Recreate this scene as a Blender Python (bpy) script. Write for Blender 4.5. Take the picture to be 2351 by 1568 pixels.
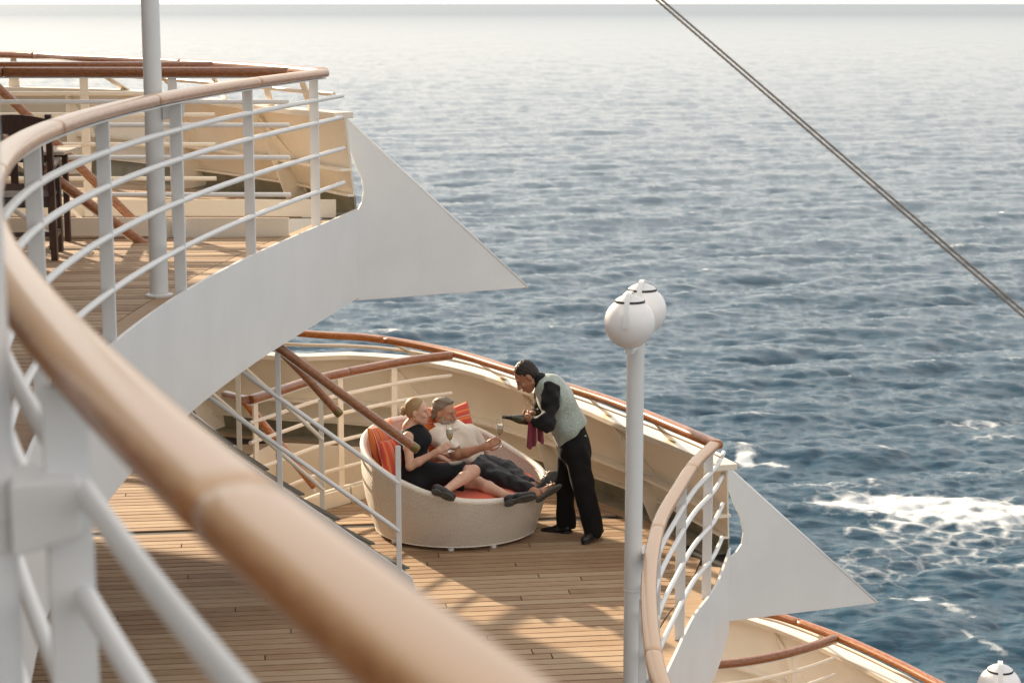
import bpy, bmesh, math, random
import numpy as np
from mathutils import Vector, Matrix
from mathutils.geometry import tessellate_polygon

for o in list(bpy.data.objects):
    bpy.data.objects.remove(o)
SC = bpy.context.scene
COL = SC.collection
random.seed(7)
RNG = np.random.default_rng(11)
R = math.radians

# ------------------------------------------------------------------ camera
CAM_H = 4.7                      # above the middle deck (z = 0)
FPX = 4400.0                     # focal length in units of a 2351 px wide frame
PITCH = math.atan(775 / FPX)
cam_d = bpy.data.cameras.new('camera')
cam_d.sensor_width = 36.0
cam_d.lens = 36.0 * FPX / 2351.0
cam_d.clip_start = 0.05
cam_d.clip_end = 90000
cam_d.dof.use_dof = True
cam_d.dof.focus_distance = 17.2
cam_d.dof.aperture_fstop = 4.2
cam = bpy.data.objects.new('camera', cam_d)
cam.location = (0, 0, CAM_H)
cam.rotation_euler = (math.pi / 2 - PITCH, 0, 0)
COL.objects.link(cam)
SC.camera = cam

# ------------------------------------------------------------------ sky and sun
SUN_EL, SUN_AZ = R(19.0), R(33)     # azimuth: left of the viewing direction
world = bpy.data.worlds.new('World')
SC.world = world
world.use_nodes = True
wn = world.node_tree
bg = wn.nodes['Background']
sky = wn.nodes.new('ShaderNodeTexSky')
sky.sky_type = 'NISHITA'
sky.sun_disc = False
sky.sun_elevation = SUN_EL
sky.sun_rotation = -SUN_AZ
sky.air_density = 1.0
sky.dust_density = 0.6
sky.ozone_density = 1.0
hs = wn.nodes.new('ShaderNodeHueSaturation')           # thin high haze: the whole sky paler than clear air
hs.inputs['Saturation'].default_value = 0.6
hs.inputs['Value'].default_value = 0.13
veil = wn.nodes.new('ShaderNodeMix')                     # an even veil of high cloud over the whole sky
veil.data_type = 'RGBA'
veil.blend_type = 'ADD'
veil.inputs[0].default_value = 1.0
veil.inputs[7].default_value = (3.60, 3.42, 3.25, 1)
wn.links.new(sky.outputs[0], hs.inputs['Color'])
wn.links.new(hs.outputs[0], veil.inputs[6])
wn.links.new(veil.outputs[2], bg.inputs[0])
bg.inputs[1].default_value = 0.13
sun_d = bpy.data.lights.new('sun', 'SUN')
sun_d.energy = 5.0
sun_d.angle = R(0.9)
sun_d.color = (1.0, 0.81, 0.58)
sun = bpy.data.objects.new('sun', sun_d)
sdir = Vector((-math.sin(SUN_AZ) * math.cos(SUN_EL), math.cos(SUN_AZ) * math.cos(SUN_EL), math.sin(SUN_EL)))
sun.rotation_euler = sdir.to_track_quat('Z', 'Y').to_euler()
sun.location = sdir * 60
COL.objects.link(sun)
SC.view_settings.view_transform = 'Standard'
SC.view_settings.look = 'None'
SC.view_settings.gamma = 1.0
SC.view_settings.exposure = 1.03
SC.view_settings.use_curve_mapping = False
SC.cycles.max_bounces = 8
SC.cycles.transparent_max_bounces = 24
SC.cycles.use_denoising = True

# ------------------------------------------------------------------ survey helpers
CP, SP = math.cos(PITCH), math.sin(PITCH)
def ray(x, y):
    xc = (x - 1175.5) / FPX
    yc = -(y - 784.0) / FPX
    return Vector((xc, CP + yc * SP, -SP + yc * CP))
def W(x, y, Y):
    d = ray(x, y)
    return Vector((0, 0, CAM_H)) + d * (Y / d.y)
def Wz(x, y, z):
    d = ray(x, y)
    return Vector((0, 0, CAM_H)) + d * ((z - CAM_H) / d.z)
def Z1(x, y, Y):   return W(796 + .3358 * x, 796 + .3358 * y, Y)
def Z6(x, y, Y):   return W(1151 + .164 * x, 820.4 + .164 * y, Y)
def Z7(x, y, Y):   return W(949 + .1953 * x, 1040.8 + .1953 * y, Y)
def xy(v): return (v[0], v[1])

# ------------------------------------------------------------------ mesh helpers
class MB:
    def __init__(s):
        s.v, s.f, s.m = [], [], []
    def add(s, v, f, mi=0):
        n = len(s.v)
        s.v += [tuple(p) for p in v]
        s.f += [tuple(i + n for i in q) for q in f]
        s.m += [mi] * len(f)
        return s
    def box(s, c, size, rz=0.0, rot=None, mi=0):
        c = Vector(c); h = [a / 2 for a in size]
        M = rot if rot is not None else Matrix.Rotation(rz, 3, 'Z')
        v = [c + M @ Vector((i * h[0], j * h[1], k * h[2])) for i in (-1, 1) for j in (-1, 1) for k in (-1, 1)]
        f = [(0, 1, 3, 2), (4, 6, 7, 5), (0, 4, 5, 1), (2, 3, 7, 6), (0, 2, 6, 4), (1, 5, 7, 3)]
        return s.add(v, f, mi)
    def beam(s, a, b, w, h, up=(0, 0, 1), mi=0):
        a, b, up = Vector(a), Vector(b), Vector(up)
        d = (b - a).normalized()
        x = d.cross(up).normalized(); u = x.cross(d).normalized()
        v = [p + x * (i * w / 2) + u * (j * h / 2) for p in (a, b) for i, j in ((-1, -1), (1, -1), (1, 1), (-1, 1))]
        f = [(3, 2, 1, 0), (4, 5, 6, 7)] + [(i, (i + 1) % 4, 4 + (i + 1) % 4, 4 + i) for i in range(4)]
        return s.add(v, f, mi)
    def tube(s, pts, r, n=10, mi=0, cap=True):
        prof = [(r * math.cos(2 * math.pi * i / n), r * math.sin(2 * math.pi * i / n)) for i in range(n)]
        return s.sweep(pts, prof, mi, cap)
    def sweep(s, pts, prof, mi=0, cap=True, radii=None, up=(0, 0, 1)):
        pts = [Vector(p) for p in pts]; n = len(prof); V = []; up = Vector(up)
        for i, p in enumerate(pts):
            d = (pts[min(i + 1, len(pts) - 1)] - pts[max(i - 1, 0)]).normalized()
            x = d.cross(up)
            if x.length < 1e-4: x = d.cross(Vector((0, 1, 0)))
            x.normalize(); u = x.cross(d).normalized()
            k = radii[i] if radii else 1.0
            V += [p + x * (a * k) + u * (b * k) for a, b in prof]
        F = []
        for i in range(len(pts) - 1):
            for j in range(n):
                k = (j + 1) % n
                F.append((i * n + j, i * n + k, (i + 1) * n + k, (i + 1) * n + j))
        if cap:
            F.append(tuple(range(n - 1, -1, -1)))
            F.append(tuple((len(pts) - 1) * n + j for j in range(n)))
        return s.add(V, F, mi)
    def plate(s, poly, thick, mi=0):
        poly = [Vector(p) for p in poly]
        nrm = Vector((0, 0, 0))
        for i in range(len(poly)):
            a, b = poly[i], poly[(i + 1) % len(poly)]
            nrm += a.cross(b)
        nrm.normalize(); n = len(poly)
        V = [p + nrm * (thick / 2) for p in poly] + [p - nrm * (thick / 2) for p in poly]
        tri = tessellate_polygon([poly])
        F = []
        for t in tri:
            t = tuple(t)
            a, b, c = poly[t[0]], poly[t[1]], poly[t[2]]
            if (b - a).cross(c - a).dot(nrm) < 0: t = t[::-1]
            F.append(t); F.append((t[2] + n, t[1] + n, t[0] + n))
        F += [(i + n, (i + 1) % n + n, (i + 1) % n, i) for i in range(n)]
        return s.add(V, F, mi)
    def slab(s, outer, holes, z0, z1, mtop=0, mside=1):
        loops = [[Vector((p[0], p[1], 0)) for p in l] for l in [outer] + holes]
        flat = [p for l in loops for p in l]; n = len(flat)
        V = [(p.x, p.y, z1) for p in flat] + [(p.x, p.y, z0) for p in flat]
        base = len(s.v); s.v += V
        for t in tessellate_polygon(loops):
            t = tuple(t)
            a, b, c = flat[t[0]], flat[t[1]], flat[t[2]]
            if (b - a).cross(c - a).z < 0: t = t[::-1]
            s.f.append(tuple(i + base for i in t)); s.m.append(mtop)
            s.f.append(tuple(i + n + base for i in t[::-1])); s.m.append(mside)
        k = 0
        for l in loops:
            m = len(l)
            for i in range(m):
                a, b = k + i, k + (i + 1) % m
                s.f.append((a + base, b + base, b + n + base, a + n + base)); s.m.append(mside)
            k += m
        return s
    def lathe(s, prof, n=32, c=(0, 0, 0), mi=0):
        c = Vector(c); V = []; F = []
        for r, z in prof:
            for i in range(n):
                a = 2 * math.pi * i / n
                V.append(c + Vector((r * math.cos(a), r * math.sin(a), z)))
        for i in range(len(prof) - 1):
            for j in range(n):
                k = (j + 1) % n
                F.append((i * n + j, i * n + k, (i + 1) * n + k, (i + 1) * n + j))
        return s.add(V, F, mi)
    def build(s, name, mat, parent=None, smooth=False, bevel=0.0, angle=None):
        me = bpy.data.meshes.new(name)
        me.from_pydata(s.v, [], s.f)
        mats = mat if isinstance(mat, (list, tuple)) else [mat]
        for m in mats: me.materials.append(M[m] if isinstance(m, str) else m)
        if len(mats) > 1: me.polygons.foreach_set('material_index', s.m)
        if smooth: me.polygons.foreach_set('use_smooth', [True] * len(me.polygons))
        bm = bmesh.new(); bm.from_mesh(me)
        bmesh.ops.recalc_face_normals(bm, faces=bm.faces)
        bm.to_mesh(me); bm.free()
        o = link(name, me, parent)
        if smooth and angle:
            md = o.modifiers.new('split', 'EDGE_SPLIT'); md.split_angle = R(angle)
        if bevel:
            md = o.modifiers.new('bevel', 'BEVEL'); md.width = bevel; md.segments = 2; md.limit_method = 'ANGLE'
        return o

def link(name, data, parent=None):
    o = bpy.data.objects.new(name, data)
    COL.objects.link(o)
    if parent is not None:
        o.parent = parent
        if parent.get('_w'):
            o.matrix_parent_inverse = Matrix.Translation(-parent.location)
    return o
def tag(o, label=None, cat=None, group=None, kind=None):
    if label: o['label'] = label
    if cat: o['category'] = cat
    if group: o['group'] = group
    if kind: o['kind'] = kind
    return o
def thing(name, label, cat, loc, group=None, local=False):
    e = bpy.data.objects.new(name, None)
    e.empty_display_size = .1
    e.location = loc
    COL.objects.link(e)
    if not local: e['_w'] = 1
    return tag(e, label, cat, group)

def catmull(P, n=8, closed=False):
    P = [Vector(p) for p in P]
    if len(P) < 3: return P
    out = []
    E = [P[0] * 2 - P[1]] + P + [P[-1] * 2 - P[-2]]
    for i in range(1, len(E) - 2):
        a, b, c, d = E[i - 1], E[i], E[i + 1], E[i + 2]
        for k in range(n):
            t = k / n
            out.append(.5 * (2 * b + (c - a) * t + (2 * a - 5 * b + 4 * c - d) * t * t + (3 * b - a - 3 * c + d) * t ** 3))
    out.append(P[-1])
    return out
class Path:
    """arc-length parametrised polyline"""
    def __init__(s, pts):
        s.p = [Vector(p) for p in pts]
        s.l = [0]
        for a, b in zip(s.p, s.p[1:]): s.l.append(s.l[-1] + (b - a).length)
        s.L = s.l[-1]
    def at(s, d):
        d = min(max(d, 0), s.L)
        for i in range(len(s.p) - 1):
            if d <= s.l[i + 1]:
                k = (d - s.l[i]) / max(s.l[i + 1] - s.l[i], 1e-9)
                return s.p[i].lerp(s.p[i + 1], k)
        return s.p[-1]
    def tan(s, d):
        return (s.at(d + .03) - s.at(d - .03)).normalized()
    def cut(s, a, b, step=.08):
        n = max(2, int((b - a) / step) + 1)
        return [s.at(a + (b - a) * i / (n - 1)) for i in range(n)]
    def at_y(s, y):
        best = min(range(len(s.p)), key=lambda i: abs(s.p[i].y - y))
        return s.l[best]

# ------------------------------------------------------------------ materials
M = {}
def newmat(name):
    m = bpy.data.materials.new(name); m.use_nodes = True
    nt = m.node_tree; b = nt.nodes['Principled BSDF']
    M[name] = m
    return m, nt, b
def N(nt, t, **kw):
    n = nt.nodes.new(t)
    for k, v in kw.items():
        if hasattr(n, k): setattr(n, k, v)
        else: n.inputs[k.replace('_', ' ')].default_value = v
    return n
def ramp(nt, stops):
    r = nt.nodes.new('ShaderNodeValToRGB')
    e = r.color_ramp.elements
    while len(e) < len(stops): e.new(.5)
    for i, (p, c) in enumerate(stops):
        e[i].position = p; e[i].color = (*c, 1) if len(c) == 3 else c
    return r
def bump(nt, b, h, strength=.2, dist=.01):
    n = N(nt, 'ShaderNodeBump'); n.inputs['Strength'].default_value = strength; n.inputs['Distance'].default_value = dist
    nt.links.new(h, n.inputs['Height']); nt.links.new(n.outputs[0], b.inputs['Normal'])
    return n
def coords(nt, scale=(1, 1, 1), rz=0.0, kind='Object'):
    tc = N(nt, 'ShaderNodeTexCoord'); mp = N(nt, 'ShaderNodeMapping')
    mp.inputs['Scale'].default_value = scale; mp.inputs['Rotation'].default_value = (0, 0, rz)
    nt.links.new(tc.outputs[kind], mp.inputs[0])
    return mp.outputs[0]
def noise(nt, vec, scale, detail=4, rough=.55):
    n = N(nt, 'ShaderNodeTexNoise'); n.inputs['Scale'].default_value = scale
    n.inputs['Detail'].default_value = detail; n.inputs['Roughness'].default_value = rough
    if vec is not None: nt.links.new(vec, n.inputs['Vector'])
    return n
def plain(name, col, rough=.5, var=.06, nscale=8, bstr=0.0, bscale=60, metal=0.0, sheen=0.0, coat=0.0, spec=.5):
    m, nt, b = newmat(name)
    v = coords(nt)
    n = noise(nt, v, nscale)
    r = ramp(nt, [(.3, tuple(c * (1 - var) for c in col)), (.7, tuple(min(1, c * (1 + var)) for c in col))])
    nt.links.new(n.outputs[0], r.inputs[0]); nt.links.new(r.outputs[0], b.inputs['Base Color'])
    b.inputs['Roughness'].default_value = rough; b.inputs['Metallic'].default_value = metal
    b.inputs['Sheen Weight'].default_value = sheen; b.inputs['Coat Weight'].default_value = coat
    b.inputs['Specular IOR Level'].default_value = spec
    if bstr:
        n2 = noise(nt, v, bscale, 3); bump(nt, b, n2.outputs[0], bstr, .004)
    return m

def paint(name, col, stain):
    """ship's enamel: faint roller texture, brush waviness, weathering runs"""
    m, nt, b = newmat(name)
    v = coords(nt); vs = coords(nt, (6, 6, .7))
    a = noise(nt, v, 2.3, 5); s = noise(nt, vs, 2.0, 6, .65)
    r = ramp(nt, [(.35, tuple(c * .95 for c in col)), (.65, col)])
    nt.links.new(a.outputs[0], r.inputs[0])
    rs = ramp(nt, [(.60, (0, 0, 0)), (.80, (1, 1, 1))])
    nt.links.new(s.outputs[0], rs.inputs[0])
    mx = N(nt, 'ShaderNodeMix', data_type='RGBA')
    mul = N(nt, 'ShaderNodeMath', operation='MULTIPLY'); mul.inputs[1].default_value = .35
    nt.links.new(rs.outputs[0], mul.inputs[0]); nt.links.new(mul.outputs[0], mx.inputs[0])
    nt.links.new(r.outputs[0], mx.inputs[6]); mx.inputs[7].default_value = (*stain, 1)
    nt.links.new(mx.outputs[2], b.inputs['Base Color'])
    b.inputs['Roughness'].default_value = .38
    n2 = noise(nt, v, 7, 3); n3 = noise(nt, v, 90, 2)
    ad = N(nt, 'ShaderNodeMath', operation='MULTIPLY_ADD'); ad.inputs[1].default_value = .12
    nt.links.new(n3.outputs[0], ad.inputs[0]); nt.links.new(n2.outputs[0], ad.inputs[2])
    bump(nt, b, ad.outputs[0], .10, .02)
    return m
paint('white_paint', (.78, .79, .79), (.66, .65, .62))
paint('cream_paint', (.91, .83, .70), (.80, .70, .56))
paint('ivory_paint', (.82, .74, .62), (.72, .62, .48))
plain('gutter_paint', (.30, .275, .20), .5, .2, 5)
plain('caulk', (.018, .016, .014), .8, .2)
plain('bronze', (.20, .15, .06), .35, .2, 20, metal=.8)
plain('rubber', (.03, .03, .03), .6)
plain('steel_wire', (.24, .20, .16), .45, .25, 60, metal=.5)
plain('nosing', (.11, .11, .09), .8, .35, 60, .5)
plain('tread_wood', (.42, .36, .28), .7, .2, 12)

def wood(name, c0, c1, c2, rough, coat, glare_bleach=None, grain=(1, 1, 1), coat_rough=.12):
    m, nt, b = newmat(name)
    v = coords(nt, grain)
    n = noise(nt, v, 9, 6, .6); n2 = noise(nt, v, 40, 4, .6)
    ad = N(nt, 'ShaderNodeMath', operation='MULTIPLY_ADD'); ad.inputs[1].default_value = .35
    nt.links.new(n2.outputs[0], ad.inputs[0]); nt.links.new(n.outputs[0], ad.inputs[2])
    oi = N(nt, 'ShaderNodeObjectInfo')
    ad2 = N(nt, 'ShaderNodeMath', operation='MULTIPLY_ADD'); ad2.inputs[1].default_value = .16
    nt.links.new(oi.outputs['Random'], ad2.inputs[0]); nt.links.new(ad.outputs[0], ad2.inputs[2])
    r = ramp(nt, [(.48, c0), (.75, c1), (.95, c2)])
    nt.links.new(ad2.outputs[0], r.inputs[0])
    col = r.outputs[0]
    if glare_bleach:                                   # sky glare painted pale on the upward face, over worn, bleached varnish
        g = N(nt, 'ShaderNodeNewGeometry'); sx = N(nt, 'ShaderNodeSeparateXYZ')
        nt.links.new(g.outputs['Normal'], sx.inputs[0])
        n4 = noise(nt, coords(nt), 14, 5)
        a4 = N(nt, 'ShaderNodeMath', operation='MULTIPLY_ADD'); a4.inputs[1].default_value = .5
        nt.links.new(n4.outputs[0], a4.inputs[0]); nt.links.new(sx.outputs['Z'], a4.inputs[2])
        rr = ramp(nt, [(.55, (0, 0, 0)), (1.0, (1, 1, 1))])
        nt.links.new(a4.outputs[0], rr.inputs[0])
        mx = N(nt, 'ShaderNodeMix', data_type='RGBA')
        nt.links.new(rr.outputs[0], mx.inputs[0]); nt.links.new(col, mx.inputs[6]); mx.inputs[7].default_value = (*glare_bleach, 1)
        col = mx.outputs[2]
    nt.links.new(col, b.inputs['Base Color'])
    b.inputs['Roughness'].default_value = rough
    b.inputs['Coat Weight'].default_value = coat; b.inputs['Coat Roughness'].default_value = coat_rough
    bump(nt, b, ad.outputs[0], .12, .004)
    return m
wood('teak_varnished', (.22, .066, .016), (.37, .125, .032), (.50, .205, .062), .34, .45, grain=(3, 1.2, 8))
wood('teak_edge', (.30, .115, .035), (.44, .19, .065), (.54, .27, .11), .38, .45, glare_bleach=(.60, .37, .20), grain=(5, 1, 8))
wood('teak_shaded', (.13, .042, .014), (.24, .085, .028), (.34, .14, .05), .34, .4, grain=(3, 1.2, 8))  # varnished teak darkened: shade on stair and guard rails put into the colour
wood('dark_wood', (.022, .011, .009), (.045, .02, .015), (.07, .035, .025), .4, .2, grain=(6, 6, 1))
wood('pale_teak', (.42, .34, .26), (.5, .42, .33), (.56, .48, .39), .6, 0, grain=(1, 8, 8))

SHIP = R(7.3)                                     # the ship's fore-and-aft line, turned from world X
AX = Vector((math.cos(SHIP), math.sin(SHIP), 0)); BX = Vector((-math.sin(SHIP), math.cos(SHIP), 0))
def deck_wood(name):
    m, nt, b = newmat(name)
    v = coords(nt, (1.2, 26, 26), -SHIP)
    oi = N(nt, 'ShaderNodeObjectInfo')
    off = N(nt, 'ShaderNodeVectorMath', operation='ADD'); nt.links.new(v, off.inputs[0])
    cmb = N(nt, 'ShaderNodeCombineXYZ'); sc = N(nt, 'ShaderNodeMath', operation='MULTIPLY'); sc.inputs[1].default_value = 91.0
    nt.links.new(oi.outputs['Random'], sc.inputs[0]); nt.links.new(sc.outputs[0], cmb.inputs[0]); nt.links.new(cmb.outputs[0], off.inputs[1])
    n = noise(nt, off.outputs[0], 3.0, 6, .62)
    blot = noise(nt, coords(nt), 1.1, 5, .6)
    a = N(nt, 'ShaderNodeMath', operation='MULTIPLY_ADD'); a.inputs[1].default_value = .42
    nt.links.new(oi.outputs['Random'], a.inputs[0]); nt.links.new(n.outputs[0], a.inputs[2])
    a2 = N(nt, 'ShaderNodeMath', operation='MULTIPLY_ADD'); a2.inputs[1].default_value = .30
    nt.links.new(blot.outputs[0], a2.inputs[0]); nt.links.new(a.outputs[0], a2.inputs[2])
    r = ramp(nt, [(.42, (.18, .108, .060)), (.66, (.305, .19, .110)), (.88, (.40, .265, .160)), (1.0, (.45, .325, .210))])
    nt.links.new(a2.outputs[0], r.inputs[0])
    vo = N(nt, 'ShaderNodeTexVoronoi'); vo.inputs['Scale'].default_value = 2.6
    nt.links.new(coords(nt, (1, 2.2, 1), -SHIP), vo.inputs['Vector'])
    rk = ramp(nt, [(.018, (.35, .35, .35)), (.05, (1, 1, 1))]); nt.links.new(vo.outputs[0], rk.inputs[0])
    mx = N(nt, 'ShaderNodeMix', data_type='RGBA', blend_type='MULTIPLY'); mx.inputs[0].default_value = .8
    nt.links.new(r.outputs[0], mx.inputs[6]); nt.links.new(rk.outputs[0], mx.inputs[7])
    nt.links.new(mx.outputs[2], b.inputs['Base Color'])
    b.inputs['Roughness'].default_value = .62
    b.inputs['Specular IOR Level'].default_value = .35
    bump(nt, b, n.outputs[0], .25, .004)
deck_wood('deck_teak')
# ------------------------------------------------------------------ sea
SEA_Z = -11.0
def ocean_tile(L, n, wind, lam_lo, lam_hi, rms, spread, seed):
    g = np.random.default_rng(seed)
    k1 = np.fft.fftfreq(n, L / n) * 2 * np.pi
    kx, ky = np.meshgrid(k1, k1, indexing='ij')
    k = np.hypot(kx, ky); k[0, 0] = 1e-6
    kp = 2 * np.pi / lam_hi
    P = np.exp(-1.1 * (kp / k) ** 2) / k ** 3.6 * np.exp(-(k * lam_lo / (2 * np.pi)) ** 2 * .6)
    c = (kx * wind[0] + ky * wind[1]) / k
    P = P * (np.abs(c) ** spread * np.where(c > 0, 1, .25) + .05)
    P[0, 0] = 0
    A = np.sqrt(P) * (g.normal(size=(n, n)) + 1j * g.normal(size=(n, n)))
    h = np.fft.ifft2(A)
    s = rms / np.real(h).std()
    H = np.real(h) * s
    DX = np.real(np.fft.ifft2(-1j * kx / k * A)) * s
    DY = np.real(np.fft.ifft2(-1j * ky / k * A)) * s
    jac = np.real(np.fft.ifft2(-(k) * A)) * s     # ~ surface curvature: strongly negative at crests
    return [a.astype(np.float32) for a in (H, DX, DY, jac)]
def sample(T, L, x, y):
    n = T.shape[0]
    u = (x / L * n) % n; v = (y / L * n) % n
    i = np.floor(u).astype(int); j = np.floor(v).astype(int)
    a = u - i; b = v - j; i1 = (i + 1) % n; j1 = (j + 1) % n; i %= n; j %= n
    return (T[i, j] * (1 - a) * (1 - b) + T[i1, j] * a * (1 - b) + T[i, j1] * (1 - a) * b + T[i1, j1] * a * b)
def build_sea():
    HC = CAM_H - SEA_Z
    f = FPX * .4355
    dep = np.concatenate([np.arange(0.45, 3, .45), np.arange(3, 860, 1.0)]) / f      # tan of the dip below the horizon
    r = np.concatenate([[60000, 30000], HC / dep, [28, 20, 12, 6]])
    r = np.sort(r)
    core = np.arange(-21.0, 21.0, .052)
    ang = np.radians(np.concatenate([np.arange(-180, -21, 3.0), core, np.arange(21, 180.1, 3.0)]))
    rr, aa = np.meshgrid(r, ang, indexing='ij')
    x = rr * np.sin(aa); y = rr * np.cos(aa)
    wind = np.array([.34, -.94])
    tiles = [(203.0, ocean_tile(203.0, 512, wind, .9, 10.0, .09, 4.0, 3), 700.0),
             (61.0, ocean_tile(61.0, 512, (.1, -.99), .16, 2.0, .035, 2.6, 5), 260.0)]
    Z = np.zeros_like(x); X = x.copy(); Y = y.copy(); crest = np.zeros_like(x)
    c, s = math.cos(.37), math.sin(.37)
    for q, (L, T, far) in enumerate(tiles):
        u, v = (x, y) if q == 0 else (x * c - y * s, x * s + y * c)
        att = 1 / (1 + (rr / (far * 3.0)) ** 2)
        att *= np.where(np.abs(aa) > np.radians(21.5), .0, 1.0)
        Z += sample(T[0], L, u, v) * att
        X += sample(T[1], L, u, v) * att * (1.25 if q == 0 else .9)
        Y += sample(T[2], L, u, v) * att * (1.25 if q == 0 else .9)
        cr = sample(T[3], L, u, v)
        crest += cr / T[3].std() * (1.0 if q == 0 else .45)
    nr, na = x.shape
    V = np.stack([X, Y, Z + SEA_Z], -1).reshape(-1, 3)
    i = np.arange(nr - 1)[:, None] * na + np.arange(na - 1)[None, :]
    F = np.stack([i, i + na, i + na + 1, i + 1], -1).reshape(-1, 4)
    me = bpy.data.meshes.new('sea')
    me.vertices.add(len(V)); me.vertices.foreach_set('co', V.astype(np.float32).ravel())
    me.loops.add(F.size); me.loops.foreach_set('vertex_index', F[:, ::-1].astype(np.int32).ravel())
    me.polygons.add(len(F)); me.polygons.foreach_set('loop_start', np.arange(0, F.size, 4, dtype=np.int32))
    me.polygons.foreach_set('loop_total', np.full(len(F), 4, np.int32))
    me.polygons.foreach_set('use_smooth', np.ones(len(F), bool))
    me.update(); me.validate()
    # foam: breaking crests plus the ship's spreading wash on the starboard quarter
    foam = np.clip((-crest - 1.75) * .42, 0, 1) * np.clip(1.6 - rr / 240, 0, 1)
    for px, py, sx, sy, rot, amp in [(2110, 1165, 260, 26, .10, .62), (2330, 1175, 200, 24, -.06, .58), (2080, 1150, 120, 10, .10, .6), (1850, 1110, 120, 12, .18, .5), (2200, 1215, 260, 48, .1, .48), (2100, 1275, 200, 30, -.1, .4), (2000, 1320, 160, 26, .1, .38), (2250, 1090, 180, 16, 0, .4),
                                     (1705, 1048, 26, 11, .15, 1.6), (1770, 1060, 55, 6, .12, .8), (2250, 970, 110, 7, -.10, .9),
                                     (2290, 1010, 80, 8, -.05, .6), (2080, 1375, 90, 10, -.05, .95), (2180, 1400, 110, 7, .5, .6),
                                     (2250, 1470, 140, 6, .55, .6), (2330, 1300, 80, 10, .2, .5), (1960, 1160, 110, 7, .15, .8), (2000, 1210, 90, 8, -.2, .5)]:
        p = Wz(px, py, SEA_Z); d = (Vector((p.x, p.y, SEA_Z)) - Vector((0, 0, CAM_H))).length
        w = sx / FPX * d; h = sy / FPX * d * d / HC
        dx, dy = x - p.x, y - p.y
        ra = rot * 2.2
        u = dx * math.cos(ra) - dy * math.sin(ra); v = dx * math.sin(ra) + dy * math.cos(ra)
        foam += amp * np.exp(-(u / w) ** 2 - (v / h) ** 2)
    at = me.attributes.new('foam', 'FLOAT', 'POINT')
    at.data.foreach_set('value', np.clip(foam, 0, 2).astype(np.float32).ravel())
    m, nt, b = newmat('sea_water')
    fa = N(nt, 'ShaderNodeAttribute', attribute_name='foam')
    v = coords(nt)
    n1 = noise(nt, v, 1.1, 8, .72); n1.inputs['Distortion'].default_value = .6
    a = N(nt, 'ShaderNodeMath', operation='MULTIPLY_ADD'); a.inputs[1].default_value = .62; 
    nt.links.new(fa.outputs['Fac'], a.inputs[0]); nt.links.new(n1.outputs[0], a.inputs[2])
    vo = N(nt, 'ShaderNodeTexVoronoi', feature='DISTANCE_TO_EDGE'); vo.inputs['Scale'].default_value = 1.9
    wv = N(nt, 'ShaderNodeMix', data_type='VECTOR'); wv.inputs[0].default_value = .35
    nw = noise(nt, v, .8, 5); nt.links.new(v, wv.inputs[4]); nt.links.new(nw.outputs['Color'], wv.inputs[5]); nt.links.new(wv.outputs[1], vo.inputs['Vector'])
    lace = N(nt, 'ShaderNodeMath', operation='MULTIPLY_ADD'); lace.inputs[1].default_value = -1.1
    nt.links.new(vo.outputs[0], lace.inputs[0]); nt.links.new(a.outputs[0], lace.inputs[2])
    fr = ramp(nt, [(.62, (0, 0, 0)), (.78, (.35, .35, .35)), (1.02, (1, 1, 1))]); nt.links.new(lace.outputs[0], fr.inputs[0])
    mx = N(nt, 'ShaderNodeMix', data_type='RGBA'); nt.links.new(fr.outputs[0], mx.inputs[0])
    mx.inputs[6].default_value = (.002, .048, .085, 1); mx.inputs[7].default_value = (.72, .74, .74, 1)
    nt.links.new(mx.outputs[2], b.inputs['Base Color'])
    mr = N(nt, 'ShaderNodeMapRange'); mr.inputs['To Min'].default_value = .07; mr.inputs['To Max'].default_value = .75
    # roughness rises with distance in place of unmodelled chop, dulling the far sky reflection
    ln = N(nt, 'ShaderNodeVectorMath', operation='LENGTH'); nt.links.new(v, ln.inputs[0])
    md = N(nt, 'ShaderNodeMapRange'); md.inputs['From Min'].default_value = 120; md.inputs['From Max'].default_value = 2800; md.inputs['To Min'].default_value = .075; md.inputs['To Max'].default_value = .235
    nt.links.new(ln.outputs['Value'], md.inputs[0]); nt.links.new(md.outputs[0], mr.inputs['To Min'])
    nt.links.new(fr.outputs[0], mr.inputs[0]); nt.links.new(mr.outputs[0], b.inputs['Roughness'])
    b.inputs['IOR'].default_value = 1.42
    vb = coords(nt, (.42, 1.4, 1))
    n2 = noise(nt, vb, 1.5, 8, .70); n3 = noise(nt, vb, 6.0, 5, .62)
    ad = N(nt, 'ShaderNodeMath', operation='MULTIPLY_ADD'); ad.inputs[1].default_value = .22
    nt.links.new(n3.outputs[0], ad.inputs[0]); nt.links.new(n2.outputs[0], ad.inputs[2])
    n4 = noise(nt, coords(nt, (.30, 1.0, 1)), .42, 6, .62)       # wind-driven wavelets, long across the wind
    ad4 = N(nt, 'ShaderNodeMath', operation='MULTIPLY_ADD'); ad4.inputs[1].default_value = 2.6
    nt.links.new(n4.outputs[0], ad4.inputs[0]); nt.links.new(ad.outputs[0], ad4.inputs[2])
    bump(nt, b, ad4.outputs[0], 1.0, .042)
    me.materials.append(m)
    tag(link('sea', me), 'dark blue open sea with wind waves and streaks of white foam', kind='structure')
build_sea()
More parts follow.
